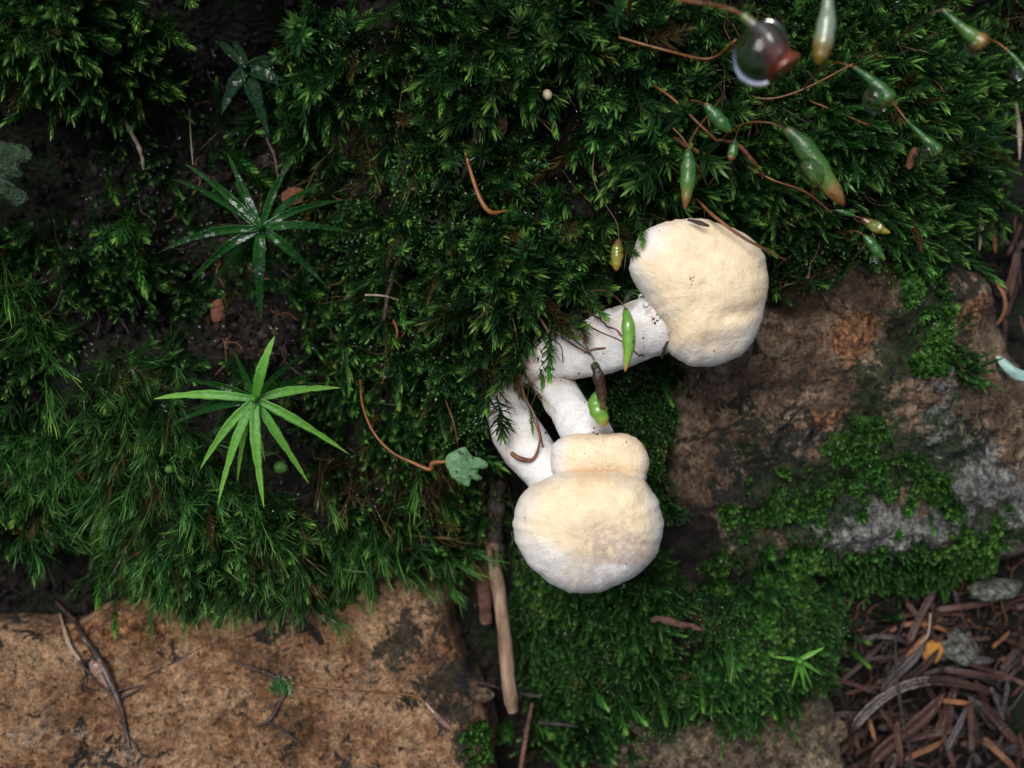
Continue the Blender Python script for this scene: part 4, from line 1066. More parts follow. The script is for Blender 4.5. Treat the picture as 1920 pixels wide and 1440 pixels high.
def drop(px, py, w, r, label, sy=1.1, sz=1.0, ang=0.0, group='water drops', name='water_drop'):
    o = P(px, py, w)
    V, F, T = lump_geo(r, r * sy, r * sz, 0.0, 1, 0, 28, 20)
    V[:, 0] *= 1 - 0.22 * np.clip(V[:, 1] / (r * sy), 0, 1) ** 2
    c, s = math.cos(ang), math.sin(ang); V = V @ np.array([[c, s, 0], [-s, c, 0], [0, 0, 1]])
    return top(name, MB().add(V + o, F, T), M['water'], o, label=label, cat='water drop', group=group)

capsule([(1392,28,4.6),(1425,60,4.6),(1455,105,4.6),(1476,136,4.6)], .36, 'capred', [(1180,60,0),(1190,-10,3.5),(1290,2,4.6),(1360,14,4.6)],
        'big blurred red tipped capsule wrapped in a large clear water drop near the top edge', 'pear', srad=.04)
drop(1428, 100, 4.6, .41, 'large hanging water drop around the red tipped capsule', 1.22, .9, -.35)
capsule([(1553,-20,4.2),(1550,40,4.2),(1542,90,4.2),(1534,122,4.2)], .155, 'capbrown', [(1500,-60,0),(1530,-160,3),(1556,-90,4.2)], 'blurred olive capsule hanging in from the top edge with brown lower half', 'club', srad=.03)
capsule([(1767,18,3.2),(1790,40,3.2),(1820,66,3.2),(1850,88,3.2)], .19, 'capgreen', [(1640,110,0),(1700,60,1.8),(1740,28,3.0)], 'blurred green capsule with tan blunt tip beside the top right corner', 'pear', srad=.02, smat='setadark')
drop(1826, 86, 3.15, .15, 'water drop clinging under the tan tipped capsule near the corner', 1.0)
capsule([(1601,126,3.0),(1628,146,3.0),(1650,168,3.0),(1668,196,3.0)], .21, 'capfull', [(1480,195,0),(1530,140,1.8),(1565,118,2.8)], 'plump green capsule with a round water drop on its lower side', 'pear')
drop(1642, 186, 2.95, .22, 'round water drop under the plump green capsule', 1.1)
capsule([(1700,226,2.2),(1722,248,2.2),(1744,270,2.2),(1762,290,2.2)], .15, 'capfull', [(1600,140,0),(1650,180,1.3),(1676,196,2.0)], 'green capsule with bright water drop above a small orange leaf', 'pear')
drop(1742, 285, 2.2, .15, 'bright water drop at the tip of the capsule above the orange leaf', 1.2, 1, .6)
capsule([(1884,90,2.8),(1902,108,2.8),(1922,134,2.8),(1936,150,2.8)], .13, 'capfull', [(1800,60,0),(1840,70,1.5),(1866,78,2.6)], 'dark green capsule cut off by the right edge of the photo', 'pear')
drop(1908, 138, 2.8, .1, 'small water drop on the capsule at the right edge')
capsule([(1322,194,1.9),(1340,216,1.9),(1358,236,1.9),(1372,248,1.9)], .135, 'capfull', [(1258,270,0),(1275,230,.8),(1292,190,1.6)], 'short glossy green capsule where several orange stalks cross', 'spindle', srad=.018)
capsule([(1472,241,2.3),(1505,272,2.3),(1540,325,2.3),(1583,386,2.3)], .19, 'capgreen', [(1330,290,0),(1365,250,1.4),(1400,231,2.0),(1440,230,2.3)], 'long green capsule with a reddish brown pointed tip and a drop at its waist', 'club')
drop(1522, 322, 2.4, .2, 'stretched water drop wrapped round the waist of the long green capsule', 1.35, .9, .5)
capsule([(1290,280,1.7),(1291,310,1.7),(1289,350,1.7),(1284,392,1.7)], .15, 'capgreen', [(1365,160,0),(1340,200,1.0),(1306,244,1.5)], 'upright hanging green capsule with dark red lower end above the cap', 'spindle')
capsule([(1378,262,1.6),(1376,275,1.6),(1373,290,1.6),(1368,302,1.6)], .09, 'capgreen', [(1395,215,0),(1388,235,.8)], 'tiny green and tan capsule under the short glossy green one', 'club', srad=.015)
capsule([(1566,394,1.3),(1578,397,1.3),(1590,401,1.3),(1604,404,1.3)], .055, 'capfull', [(1428,445,0),(1480,420,.6),(1530,398,1.1)], 'thin little green capsule on a dark stalk right of the long capsule', 'spindle', srad=.014, smat='setadark')
capsule([(1615,409,1.3),(1632,420,1.3),(1650,430,1.3),(1670,437,1.3)], .1, 'capyellow', [(1560,400,0),(1590,402,1.0)], 'translucent yellowish capsule above the top of the boulder', 'spindle', srad=.015)
drop(1640, 424, 1.38, .13, 'clear water drop around the translucent yellowish capsule', .8, .9, -.4)
capsule([(1620,441,1.3),(1632,455,1.3),(1646,473,1.3),(1660,488,1.3)], .1, 'capfull', [(1560,445,-.5),(1580,436,.6),(1604,433,1.2)], 'lowest small green capsule hanging in front of the boulder top', 'spindle', srad=.013)
drop(1640, 487, 1.3, .07, 'tiny bright water drop on the lowest small capsule')
capsule([(1161,448,1.0),(1158,465,1.0),(1157,485,1.0),(1155,508,1.0)], .115, 'capyellow', [(1128,215,0),(1117,270,.6),(1112,330,.8),(1130,375,.9),(1155,415,1.0)], 'yellow green capsule with brown neck left of the upper cap', 'club', srad=.014, smat='setadark')
capsule([(1173,578,1.9),(1178,610,2.0),(1179,650,2.0),(1172,697,2.0)], .125, 'capbright', [(1060,540,0),(1100,545,.9),(1135,545,1.4),(1160,562,1.8)], 'bright apple green capsule hanging across the stem of the upper mushroom', 'spindle', srad=.016, smat='setadark')
capsule([(1122,735,1.7),(1118,755,1.7),(1124,775,1.7),(1137,800,1.7)], .16, 'capbright', [(1030,560,0),(1045,610,.9),(1080,640,1.3),(1112,672,1.6)], 'green capsule with dark shiny hood hanging beside the short stem', 'club', srad=.018, smat='setadark',
        hood=([(1113,680,1.72),(1121,700,1.75),(1127,730,1.8),(1130,768,1.82)], .1, 'capdark'))
capsule([(1519,495,.9),(1518,505,.9),(1516,515,.9),(1514,524,.9)], .055, 'capdark', [(1540,440,0),(1533,470,.5)], 'dark dried capsule hanging over the top left end of the boulder', 'pear', srad=.016, smat='setadark')

# ------------------------------------------------------------------ stalks, rootlets, twigs
def strand(pts, rad, mat, label, name='moss_stalk', cat='stalk', group=None, onto=0, flat=1.0, nseg=8, rag=0.0, seed=0, n=None):
    """pts (px,py,w); w None = lying on the surface"""
    Q = [P(*q) if q[2] is not None else surf(q[0], q[1], onto) for q in pts]
    sp = spline(np.array(Q), n or 10 * len(Q))
    t = np.linspace(0, 1, len(sp))
    rr = np.interp(t, np.linspace(0, 1, len(rad)), rad) if hasattr(rad, '__len__') else np.full(len(sp), rad)
    if rag: rr = rr * (1 + rag * fbm(t * 9 + seed * 3.7, 0.3 + seed, 0, 3, seed + 2)); sp = sp + rag * .12 * np.stack([fbm(t * 5 + seed, 1, 0, 3, 5), fbm(t * 5 + seed, 2, 0, 3, 6), 0 * t], -1)
    V, F, T = tube_geo(sp, rr, nseg, flat)
    return top(name, MB().add(V, F, T), M[mat], Q[0], label=label, cat=cat, group=group)
G = 'orange stalks above the upper mushroom'
strand([(1200,145,.9),(1255,180,1.3),(1310,232,1.5),(1345,265,1.4)], .025, 'seta', 'orange stalk running down from the wet moss to the short glossy capsule', group=G)
strand([(1252,250,.9),(1290,275,1.2),(1340,300,1.0),(1372,312,.6)], [.035,.05,.04,.03], 'needleo', 'thick orange stalk lying behind the upright hanging capsule', group=G)
strand([(1262,240,1.4),(1282,262,1.5),(1302,300,1.4),(1325,345,1.0)], .018, 'seta', 'thin straight orange stalk right of the upright hanging capsule', group=G)
strand([(1340,262,1.0),(1380,270,1.3),(1410,300,1.2),(1432,330,.9)], [.03,.04,.04,.03], 'needleo', 'short thick orange stalk below the long capsule arch', group=G)
strand([(1400,312,.7),(1450,338,.9),(1510,360,.9),(1560,400,.7)], .022, 'seta', 'brownish orange stalk passing under the long green capsule', group=G)
strand([(1360,160,.6),(1430,185,.8),(1500,170,1.0),(1600,120,1.4)], .022, 'seta', 'long reddish stalk leading to the plump green capsule', group=G)
strand([(1520,190,.7),(1570,210,.9),(1640,240,.8)], .02, 'seta', 'straight orange stalk below the plump green capsule', group=G)
strand([(1160,70,2.0),(1250,95,2.2),(1330,110,2.0),(1380,75,2.6)], .025, 'seta', 'blurred tan stalk left of the large water drop', group=G)
strand([(1360,310,.7),(1330,345,.6),(1300,395,.6)], .014, 'seta', 'hair thin stalk crossing the moss above the cap', group=G)
strand([(1318,190,.7),(1330,235,.8),(1328,280,.6)], .02, 'seta', 'short upright reddish stalk behind the glossy capsule', group=G)
strand([(1305,372,.9),(1335,402,1.9),(1385,440,2.1),(1425,463,2.1),(1473,488,1.6)], [.02,.028,.03,.024,.012], 'needleo', 'orange needle lying across the upper edge of the upper cap', 'fallen_needle', 'needle')
strand([(1290,412,1.9),(1312,418,2.05),(1330,424,2.1)], [.02,.045,.02], 'bark', 'dark little bark scrap on the top rim of the upper cap', 'bark_scrap', 'bark')
G = 'brown stalks tangled over the upper stem'
strand([(1015,560,.3),(1035,610,.8),(1065,640,1.0),(1108,665,1.2)], .02, 'setadark', 'brown stalk curving down to the dark hooded capsule', group=G)
strand([(1030,560,.3),(1060,600,.9),(1085,625,1.3),(1114,675,1.6)], .016, 'setadark', 'straight brown stalk meeting the dark hood from above', group=G)
strand([(1045,600,.5),(1035,630,1.0),(1052,650,1.2),(1056,680,1.2)], .012, 'setadark', 'short hooked hair thin stalk hanging on the upper stem', group=G)
strand([(1080,595,.6),(1120,620,1.2),(1165,640,1.4),(1200,668,1.2)], .015, 'setadark', 'dark thread crossing behind the bright capsule low on the stem', group=G)
strand([(1090,580,.6),(1130,605,1.2),(1170,630,1.5)], .018, 'setadark', 'knotted dark thread reaching the middle of the bright capsule', group=G, rag=.3)
strand([(1095,662,1.2),(1115,655,1.3),(1135,653,1.25)], [.012,.025,.02], 'setadark', 'short forked brown stub on the upper stem', group=G)
strand([(1000,555,.4),(1010,590,.7),(1030,625,.9)], .03, 'setadark', 'reddish brown thicker stalk at the root of the upper stem', group=G)
strand([(970,700,.3),(985,745,.7),(1005,785,.9),(1018,838,.8)], .018, 'setadark', 'thin dark stalk hanging over the lower slanting stem', group=G)
strand([(985,745,.5),(1002,790,.8),(1012,825,.9),(1000,860,.95),(975,860,.95),(958,849,.9)], [.013,.013,.018,.03,.05,.04], 'needleo', 'curled rusty stalk resting on the slanting lower stem', group=G)
strand([(868,268,.6),(882,320,.7),(900,372,.8),(920,398,.8),(950,395,.7)], [.025,.035,.045,.05,.02], 'seta', 'curved orange brown rootlet in the dark moss above the stems', 'rootlet', 'rootlet')
strand([(228,192,-.4),(240,240,-.2),(262,280,-.2),(270,318,-.4)], [.02,.04,.045,.02], 'root', 'pale tan rootlet hanging in front of the dark soil', 'rootlet', 'rootlet', rag=.2)
strand([(905,150,.5),(898,210,.4),(890,270,.3),(870,330,.2),(845,375,0)], [.09,.11,.09,.08,.05], 'rootdark', 'thick dark root running down through the feathery moss', 'root', 'root', rag=.15)
strand([(760,160+300,-.2),(735,520,-.2),(720,600,-.3)], .05, 'rootdark', 'dark root on the soil right of the wet haircap moss', 'root', 'root', rag=.2)
strand([(500,255,-.8),(515,300,-.7),(525,350,-.7)], .03, 'rootdark', 'purplish thin root above the wet haircap moss', 'rootlet', 'rootlet', rag=.2)
strand([(735,655,-.3),(745,625,-.2),(738,600,-.3)], .025, 'seta', 'short red root in the moss left of the stems', 'rootlet', 'rootlet')
strand([(685,553,-.3),(720,555,-.2),(748,563,-.3)], .02, 'root', 'pale little root lying level on the soil', 'rootlet', 'rootlet')
strand([(355,205,-.7),(358,260,-.6),(362,310,-.7)], .012, 'root', 'thread thin upright root behind the soil hollow', 'rootlet', 'rootlet')
strand([(835,750,-.4),(850,790,-.2),(858,830,-.3)], .015, 'seta', 'fine red rootlet above the lobed leaf', 'rootlet', 'rootlet')
# bleached twig and companions
strand([(932,1000,-1.9),(925,1040,-1.8),(936,1120,-1.6),(946,1200,-1.5),(955,1290,-1.45),(962,1335,-1.5)], [.10,.115,.135,.14,.15,.10], 'stick', 'bleached brown twig standing beside the orange sandstone', 'twig', 'twig', rag=.10, nseg=16, n=80)
strand([(938,900,-1.8),(930,950,-1.8),(928,1010,-1.9),(940,1040,-1.95)], [.13,.17,.18,.1], 'bark', 'black bark covered end of root above the bleached twig', 'root', 'root', rag=.15, nseg=12)
strand([(903,1060,-2.4),(908,1120,-2.4),(912,1170,-2.5)], [.12,.16,.12], 'redbark', 'reddish bark slab in the gap left of the bleached twig', 'bark_piece', 'bark', flat=.4, rag=.1)
strand([(955,1290,-2.0),(985,1302,-1.9),(1015,1306,-1.9)], .035, 'bark', 'thin dark twig pointing right from the foot of the bleached twig', 'twig', 'twig')
strand([(998,1318,-2.0),(988,1370,-2.1),(976,1445,-2.1)], [.04,.05,.05], 'redbark', 'brown twig leaning at the bottom edge below the bleached twig', 'twig', 'twig')
strand([(1010,1355,-2),(1050,1358,-1.9),(1084,1363,-1.9)], [.05,.04,.02], 'bark', 'short dark twig with a pale end at the bottom', 'twig', 'twig')
strand([(875,1275,-2.2),(920,1285,-2.1),(965,1300,-2.1)], .03, 'bark', 'dark root crossing the black gap behind the bleached twig', 'rootlet', 'rootlet')
strand([(1220,1160,-.9),(1265,1168,-.85),(1318,1180,-.95)], [.05,.08,.03], 'redbark', 'brown bark splinter lying in the moss below the large cap', 'bark_piece', 'bark', flat=.5, rag=.2)
# debris on the orange rock
dd = root('plant_debris', surf(165, 1230), label='dark wet shrivelled plant remains with side threads on the orange sandstone', cat='plant debris')
def dpart(nm, pts, rad, mat, flat=1.0, lift=0.06, rag=.12):
    Q = spline(np.array([surf(x, y, lift) for x, y in pts]), 12 * len(pts)); t = np.linspace(0, 1, len(Q))
    rr = np.interp(t, np.linspace(0, 1, len(rad)), rad) * (1 + rag * fbm(t * 8, 1.3, 0, 3, 4))
    part(nm, MB().add(*tube_geo(Q, rr, 10, flat)), M[mat], dd)
dpart('stem', [(105,1128),(140,1165),(160,1200),(185,1235),(212,1290),(228,1330),(236,1370),(244,1405)], [.03,.05,.06,.07,.09,.07,.05,.05,.03], 'debris')
dpart('husk', [(170,1240),(188,1262),(205,1288)], [.05,.17,.12,.04], 'husk', .45, .1)
dpart('husk', [(112,1150),(122,1185),(133,1215),(150,1238)], [.02,.05,.045,.03], 'root', .6, .08)
dpart('strand', [(133,1215),(150,1240),(170,1265),(190,1290),(215,1302)], [.03,.03,.02,.03], 'debris')
dpart('strand', [(212,1298),(240,1290),(268,1284)], [.03,.02,.012], 'debris')
dpart('strand', [(225,1308),(250,1298),(264,1288)], [.03,.02,.012], 'debris')
dpart('strand', [(240,1385),(255,1400),(270,1420)], [.03,.02,.008], 'debris')
dpart('strand', [(236,1385),(228,1402)], [.02,.01], 'debris')
dpart('strand', [(140,1160),(160,1148),(200,1143)], [.02,.015,.01], 'debris')
ms = root('moss_debris', surf(520, 1270), label='dead blackish moss strand with a green tuft and a long thin stalk on the orange sandstone', cat='plant debris')
def mpart(nm, pts, rad, mat, lift=0.05):
    Q = spline(np.array([surf(x, y, lift) for x, y in pts]), 12 * len(pts)); t = np.linspace(0, 1, len(Q))
    part(nm, MB().add(*tube_geo(Q, np.interp(t, np.linspace(0, 1, len(rad)), rad), 8)), M[mat], ms)
mpart('stem', [(440,1240),(465,1250),(500,1262),(530,1278)], [.03,.04,.045,.05], 'rootdark')
mpart('stalk', [(545,1280),(600,1288),(660,1294),(740,1300),(785,1308),(800,1325)], [.03,.025,.02,.022,.028,.02], 'seta')
mpart('stem', [(535,1300),(522,1325),(505,1350),(480,1362)], [.03,.035,.04,.02], 'rootdark')
mpart('stem', [(505,1355),(530,1370),(550,1385),(570,1400)], [.035,.035,.03,.01], 'rootdark')
tb = MB(); R_ = np.random.default_rng(3)
for i in range(70):
    b = surf(505 + R_.uniform(0, 45), 1268 + R_.uniform(-4, 24), .05)
    V, F, T = leaf_geo(b, [R_.uniform(-.3, .9), -R_.uniform(.2, 1), R_.uniform(0, .5)], [1, .2, 0], R_.uniform(.1, .3), .022, R_.uniform(-.2, .4), .2, 3)
    tb.add(V, F, T * .6)
part('tuft', tb, M['hair'], ms)
strand([(795,1315,None),(815,1338,None),(835,1358,None),(852,1372,None)], [.02,.06,.07,.02], 'husk', 'brown pointed bud scale on the right corner of the orange sandstone', 'bud_scale', 'bud scale', onto=.05, flat=.6)
strand([(275,1267,None),(330,1240,None),(380,1212,None)], [.012,.02,.008], 'debris', 'faint thin twig pressed flat on the orange sandstone', 'twig', 'twig', onto=.01)
strand([(660,1270,None),(690,1280,None),(715,1272,None)], [.01,.02,.01], 'debris', 'tiny dark curl of debris near the thin stalk on the sandstone', 'debris_curl', 'plant debris', onto=.02)
strand([(490,1335,None),(520,1315,None)], [.02,.01], 'debris', 'tiny black sliver on the sandstone under the moss debris', 'debris_sliver', 'plant debris', onto=.02)
# thin twig over the needle litter
strand([(1678,1190,-2.6),(1682,1270,-2.4),(1690,1340,-2.3),(1704,1400,-2.4),(1712,1450,-2.5)], .03, 'bark', 'thin upright dark twig crossing the needle litter', 'twig', 'twig', rag=.1)
strand([(1745,1150,-2.6),(1740,1190,-2.5),(1725,1205,-2.6)], .02, 'root', 'pale curled stalk at the top of the needle litter', 'twig', 'twig')

# ------------------------------------------------------------------ lobed leaf on its long stalk
lf = root('lobed_leaf', P(812, 870, .3), label='small pale green lobed leaf with black dots on a long curved stalk', cat='leaf')
sp = spline(np.array([P(675,712,-.6), P(680,760,-.1), P(700,810,.2), P(735,848,.3), P(775,868,.3), P(805,880,.35), P(812,868,.4), P(836,866,.5)]), 80)
part('stalk', MB().add(*tube_geo(sp, np.interp(np.linspace(0, 1, 80), [0, .5, .8, .88, 1], [.02, .028, .045, .05, .03]), 10)), M['seta'], lf)
OL = [(834,866),(840,852),(858,842),(872,838),(878,846),(886,856),(898,858),(914,868),(912,878),(900,880),(896,888),(904,896),(896,902),(884,898),(880,912),(866,908),(850,898),(842,884)]
def plate(poly, w, c, dome=.08, th=.02, n=90, K=10, seed=0, curl=0.0):
    o = closed_spline(poly, n); o = np.array([P(x, y, w) for x, y in o]); cc = P(*c, w)
    V = [np.append(cc[:2], w + dome)]
    for k in range(1, K + 1):
        q = cc + (o - cc) * k / K; q[:, 2] = w + dome * (1 - (k / K) ** 2) + curl * (q[:, 1] - cc[1]) + .03 * fbm(q[:, 0] * 4, q[:, 1] * 4, 0, 3, seed)
        V.append(q)
    top_ = np.vstack(V); bot = top_ - [0, 0, th]; m = len(top_)
    F = [(0, 1 + j, 1 + (j + 1) % n) for j in range(n)]
    for k in range(K - 1):
        F += [(1 + k * n + j, 1 + (k + 1) * n + j, 1 + (k + 1) * n + (j + 1) % n, 1 + k * n + (j + 1) % n) for j in range(n)]
    F2 = [tuple(i + m for i in f[::-1]) for f in F]
    rim = [(1 + (K - 1) * n + j, 1 + (K - 1) * n + j + m, 1 + (K - 1) * n + (j + 1) % n + m, 1 + (K - 1) * n + (j + 1) % n) for j in range(n)]
    return MB().add(np.vstack([top_, bot]), F + F2 + rim)
part('blade', plate(OL, .5, (870, 876), .1, seed=4), M['paleleaf'], lf)
sm = MB()
for x, y, s in [(886,858,.02),(874,862,.015),(856,884,.02),(881,893,.018),(862,848,.025),(868,851,.018)]:
    V, F, T = lump_geo(s, s, .01, .3, 2, x, 8, 6); sm.add(V + P(x, y, .605), F, T)
part('black_dots', sm, M['speck'], lf)

# other leaves and flakes
def flat(name, poly, w, c, mat, label, cat='leaf', **k):
    o = P(*c, w); return top(name, plate(poly, w, c, **k), M[mat], o, label=label, cat=cat)
flat('liverwort', [(1205,205),(1225,192),(1250,200),(1272,196),(1284,214),(1282,240),(1262,256),(1240,262),(1215,250),(1202,228)], .9, (1243,228), 'thallus', 'greyish green folded liverwort lobe left of the glossy capsule', 'liverwort', dome=.15, curl=.3)
flat('liverwort', [(-20,268),(20,268),(45,272),(62,290),(55,305),(38,312),(45,330),(20,335),(-20,330)], .6, (15,298), 'thallus', 'blurred pale green liverwort lobe at the left edge, the upper of two', 'liverwort', dome=.15, seed=2)
flat('liverwort', [(-20,340),(10,335),(30,350),(50,362),(52,378),(30,388),(5,375),(-20,370)], .7, (12,360), 'thallus', 'smaller blurred liverwort lobe at the left edge under the larger one', 'liverwort', dome=.15, seed=3)
flat('fallen_leaf', [(1868,668),(1885,672),(1905,688),(1925,698),(1930,714),(1905,712),(1885,698),(1874,684)], -1.0, (1898,694), 'turq', 'pale turquoise leaf sliver lying right of the boulder', dome=.08)
flat('bark_flake', [(398,568),(412,560),(420,575),(418,598),(402,604),(396,590)], -.9, (408,583), 'flake', 'orange brown flake on the soil between the two haircap mosses', 'bark', dome=.05, seed=7)
flat('bark_flake', [(528,362),(548,352),(568,355),(566,378),(545,385),(530,380)], -.8, (548,368), 'flake', 'reddish brown flake behind the wet haircap moss', 'bark', dome=.05, seed=8)
flat('fallen_leaf', [(1700,300),(1705,286),(1714,276),(1720,282),(1718,300),(1708,317),(1700,314)], .6, (1709,297), 'flake', 'small orange leaf behind the capsule with the bright drop', dome=.05, seed=9)
flat('bark_flake', [(932,222),(942,216),(952,228),(950,245),(942,254),(934,240)], .4, (942,234), 'redbark', 'brown flake caught in the dark moss near the thick root', 'bark', dome=.05, seed=10)
V, F, T = lump_geo(.09, .1, .09, .06, 1, 3, 20, 14); o_ = P(1026, 178, .9)
top('cream_bead', MB().add(V + o_, F, T), M['white'], o_, label='tiny cream coloured round bead in the moss near the top', cat='fungus bead')
for x, y, w, r, lb in [(527,876,-.4,.14,'pale green round bud hidden behind the leaves of the bright star'),(318,880,-.1,.09,'small milky green bud in the hair moss')]:
    V, F, T = lump_geo(r, r * .9, r * .8, .08, 1.5, int(x), 20, 14); o_ = P(x, y, w)
    top('moss_bud', MB().add(V + o_, F, T), M['bud'], o_, label=lb, cat='moss bud')

# drops on the upper mushroom
for x, y, w, r, lb in [(1211,572,1.55,.055,'oval droplet on the stem just under the edge of the upper cap'),(1201,556,1.6,.04,'small droplet squeezed between stem and cap edge'),
                       (1258,632,1.3,.05,'droplet at the lower junction of stem and cap'),(1262,660,1.2,.05,'droplet on the lower left cap rim'),(1425,617,1.1,.045,'clear droplet on the right cap rim'),
                       (1403,655,1.0,.04,'droplet on the lower right cap rim'),(1309,706,.6,.03,'sparkling droplet under the upper cap'),(1253,618,1.5,.03,'tiny droplet beside the dark scrap at the cap edge'),
                       (963,1000,1.3,.05,'droplet on the left rim of the large cap'),(964,1012,1.3,.035,'smaller droplet just below it on the left rim of the large cap'),
                       (1170,1100,1.0,.035,'droplet at the bottom rim of the large cap')]:
    drop(x, y, w, r, lb, 1.15)
strand([(1240,672,1.3),(1246,655,1.45),(1252,640,1.5)], [.02,.04,.02], 'bark', 'dark elongated scrap at the lower junction of stem and cap', 'bark_scrap', 'bark')
strand([(1170,568,1.4),(1176,558,1.4),(1182,548,1.3)], [.02,.05,.03], 'bark', 'dark scrap on the top edge of the upper stem', 'bark_scrap', 'bark')

# ------------------------------------------------------------------ single shoots that stand out of the carpet
SH = {
 'f': [shoot_feather(PR, L=.75, n=62, ll=.21, lw=.042, spread=1.1, droop=.15), shoot_feather(PR, L=.6, n=50, ll=.25, lw=.048, spread=1.2, droop=.1), shoot_feather(PR, L=1.0, n=76, ll=.18, lw=.038, spread=1.05, droop=.2)],
 's': [shoot_star(PR, n=26, ll=.3, lw=.06, L=.35), shoot_star(PR, n=20, ll=.38, lw=.08, L=.4)],
 'h': [shoot_hair(PR, n=34, L=.8, ll=.45, lw=.015), shoot_hair(PR, n=40, L=1.2, ll=.4, lw=.015)],
 'b': [shoot_branch(PR, n=6, L=1.0)],
}
SM = {}
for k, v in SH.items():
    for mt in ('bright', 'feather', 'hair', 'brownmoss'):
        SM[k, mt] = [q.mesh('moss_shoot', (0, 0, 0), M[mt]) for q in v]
SHN = [0]
def mshoot(px, py, dx, dy, size, kind, mt, label, lift=0.35, w=None, out=0.35, group='moss shoots standing out of the carpet'):
    """px,py = tip in the photograph; (dx,dy) = way it grows there, dy down"""
    ms_ = SM[kind, mt]; me = ms_[SHN[0] % len(ms_)]; SHN[0] += 1
    d = unit([dx, -dy, out * math.hypot(dx, dy)])
    L = {'f': .8, 's': .4, 'h': .95, 'b': 1.0}[kind] * size
    tip = surf(px, py, lift + .35) if w is None else P(px, py, w)
    b = tip - d * L
    o = bpy.data.objects.new('moss_shoot', me); COL.objects.link(o)
    q = Vector(d).to_track_quat('Z', 'Y') @ Quaternion((0, 0, 1), random.uniform(0, 6.28))
    o.location = R3 @ (Vector(b) * 0.01); o.rotation_euler = (R3 @ q.to_matrix()).to_euler(); o.scale = (size,) * 3
    return tag(o, label=label, cat='moss shoot', group=group)
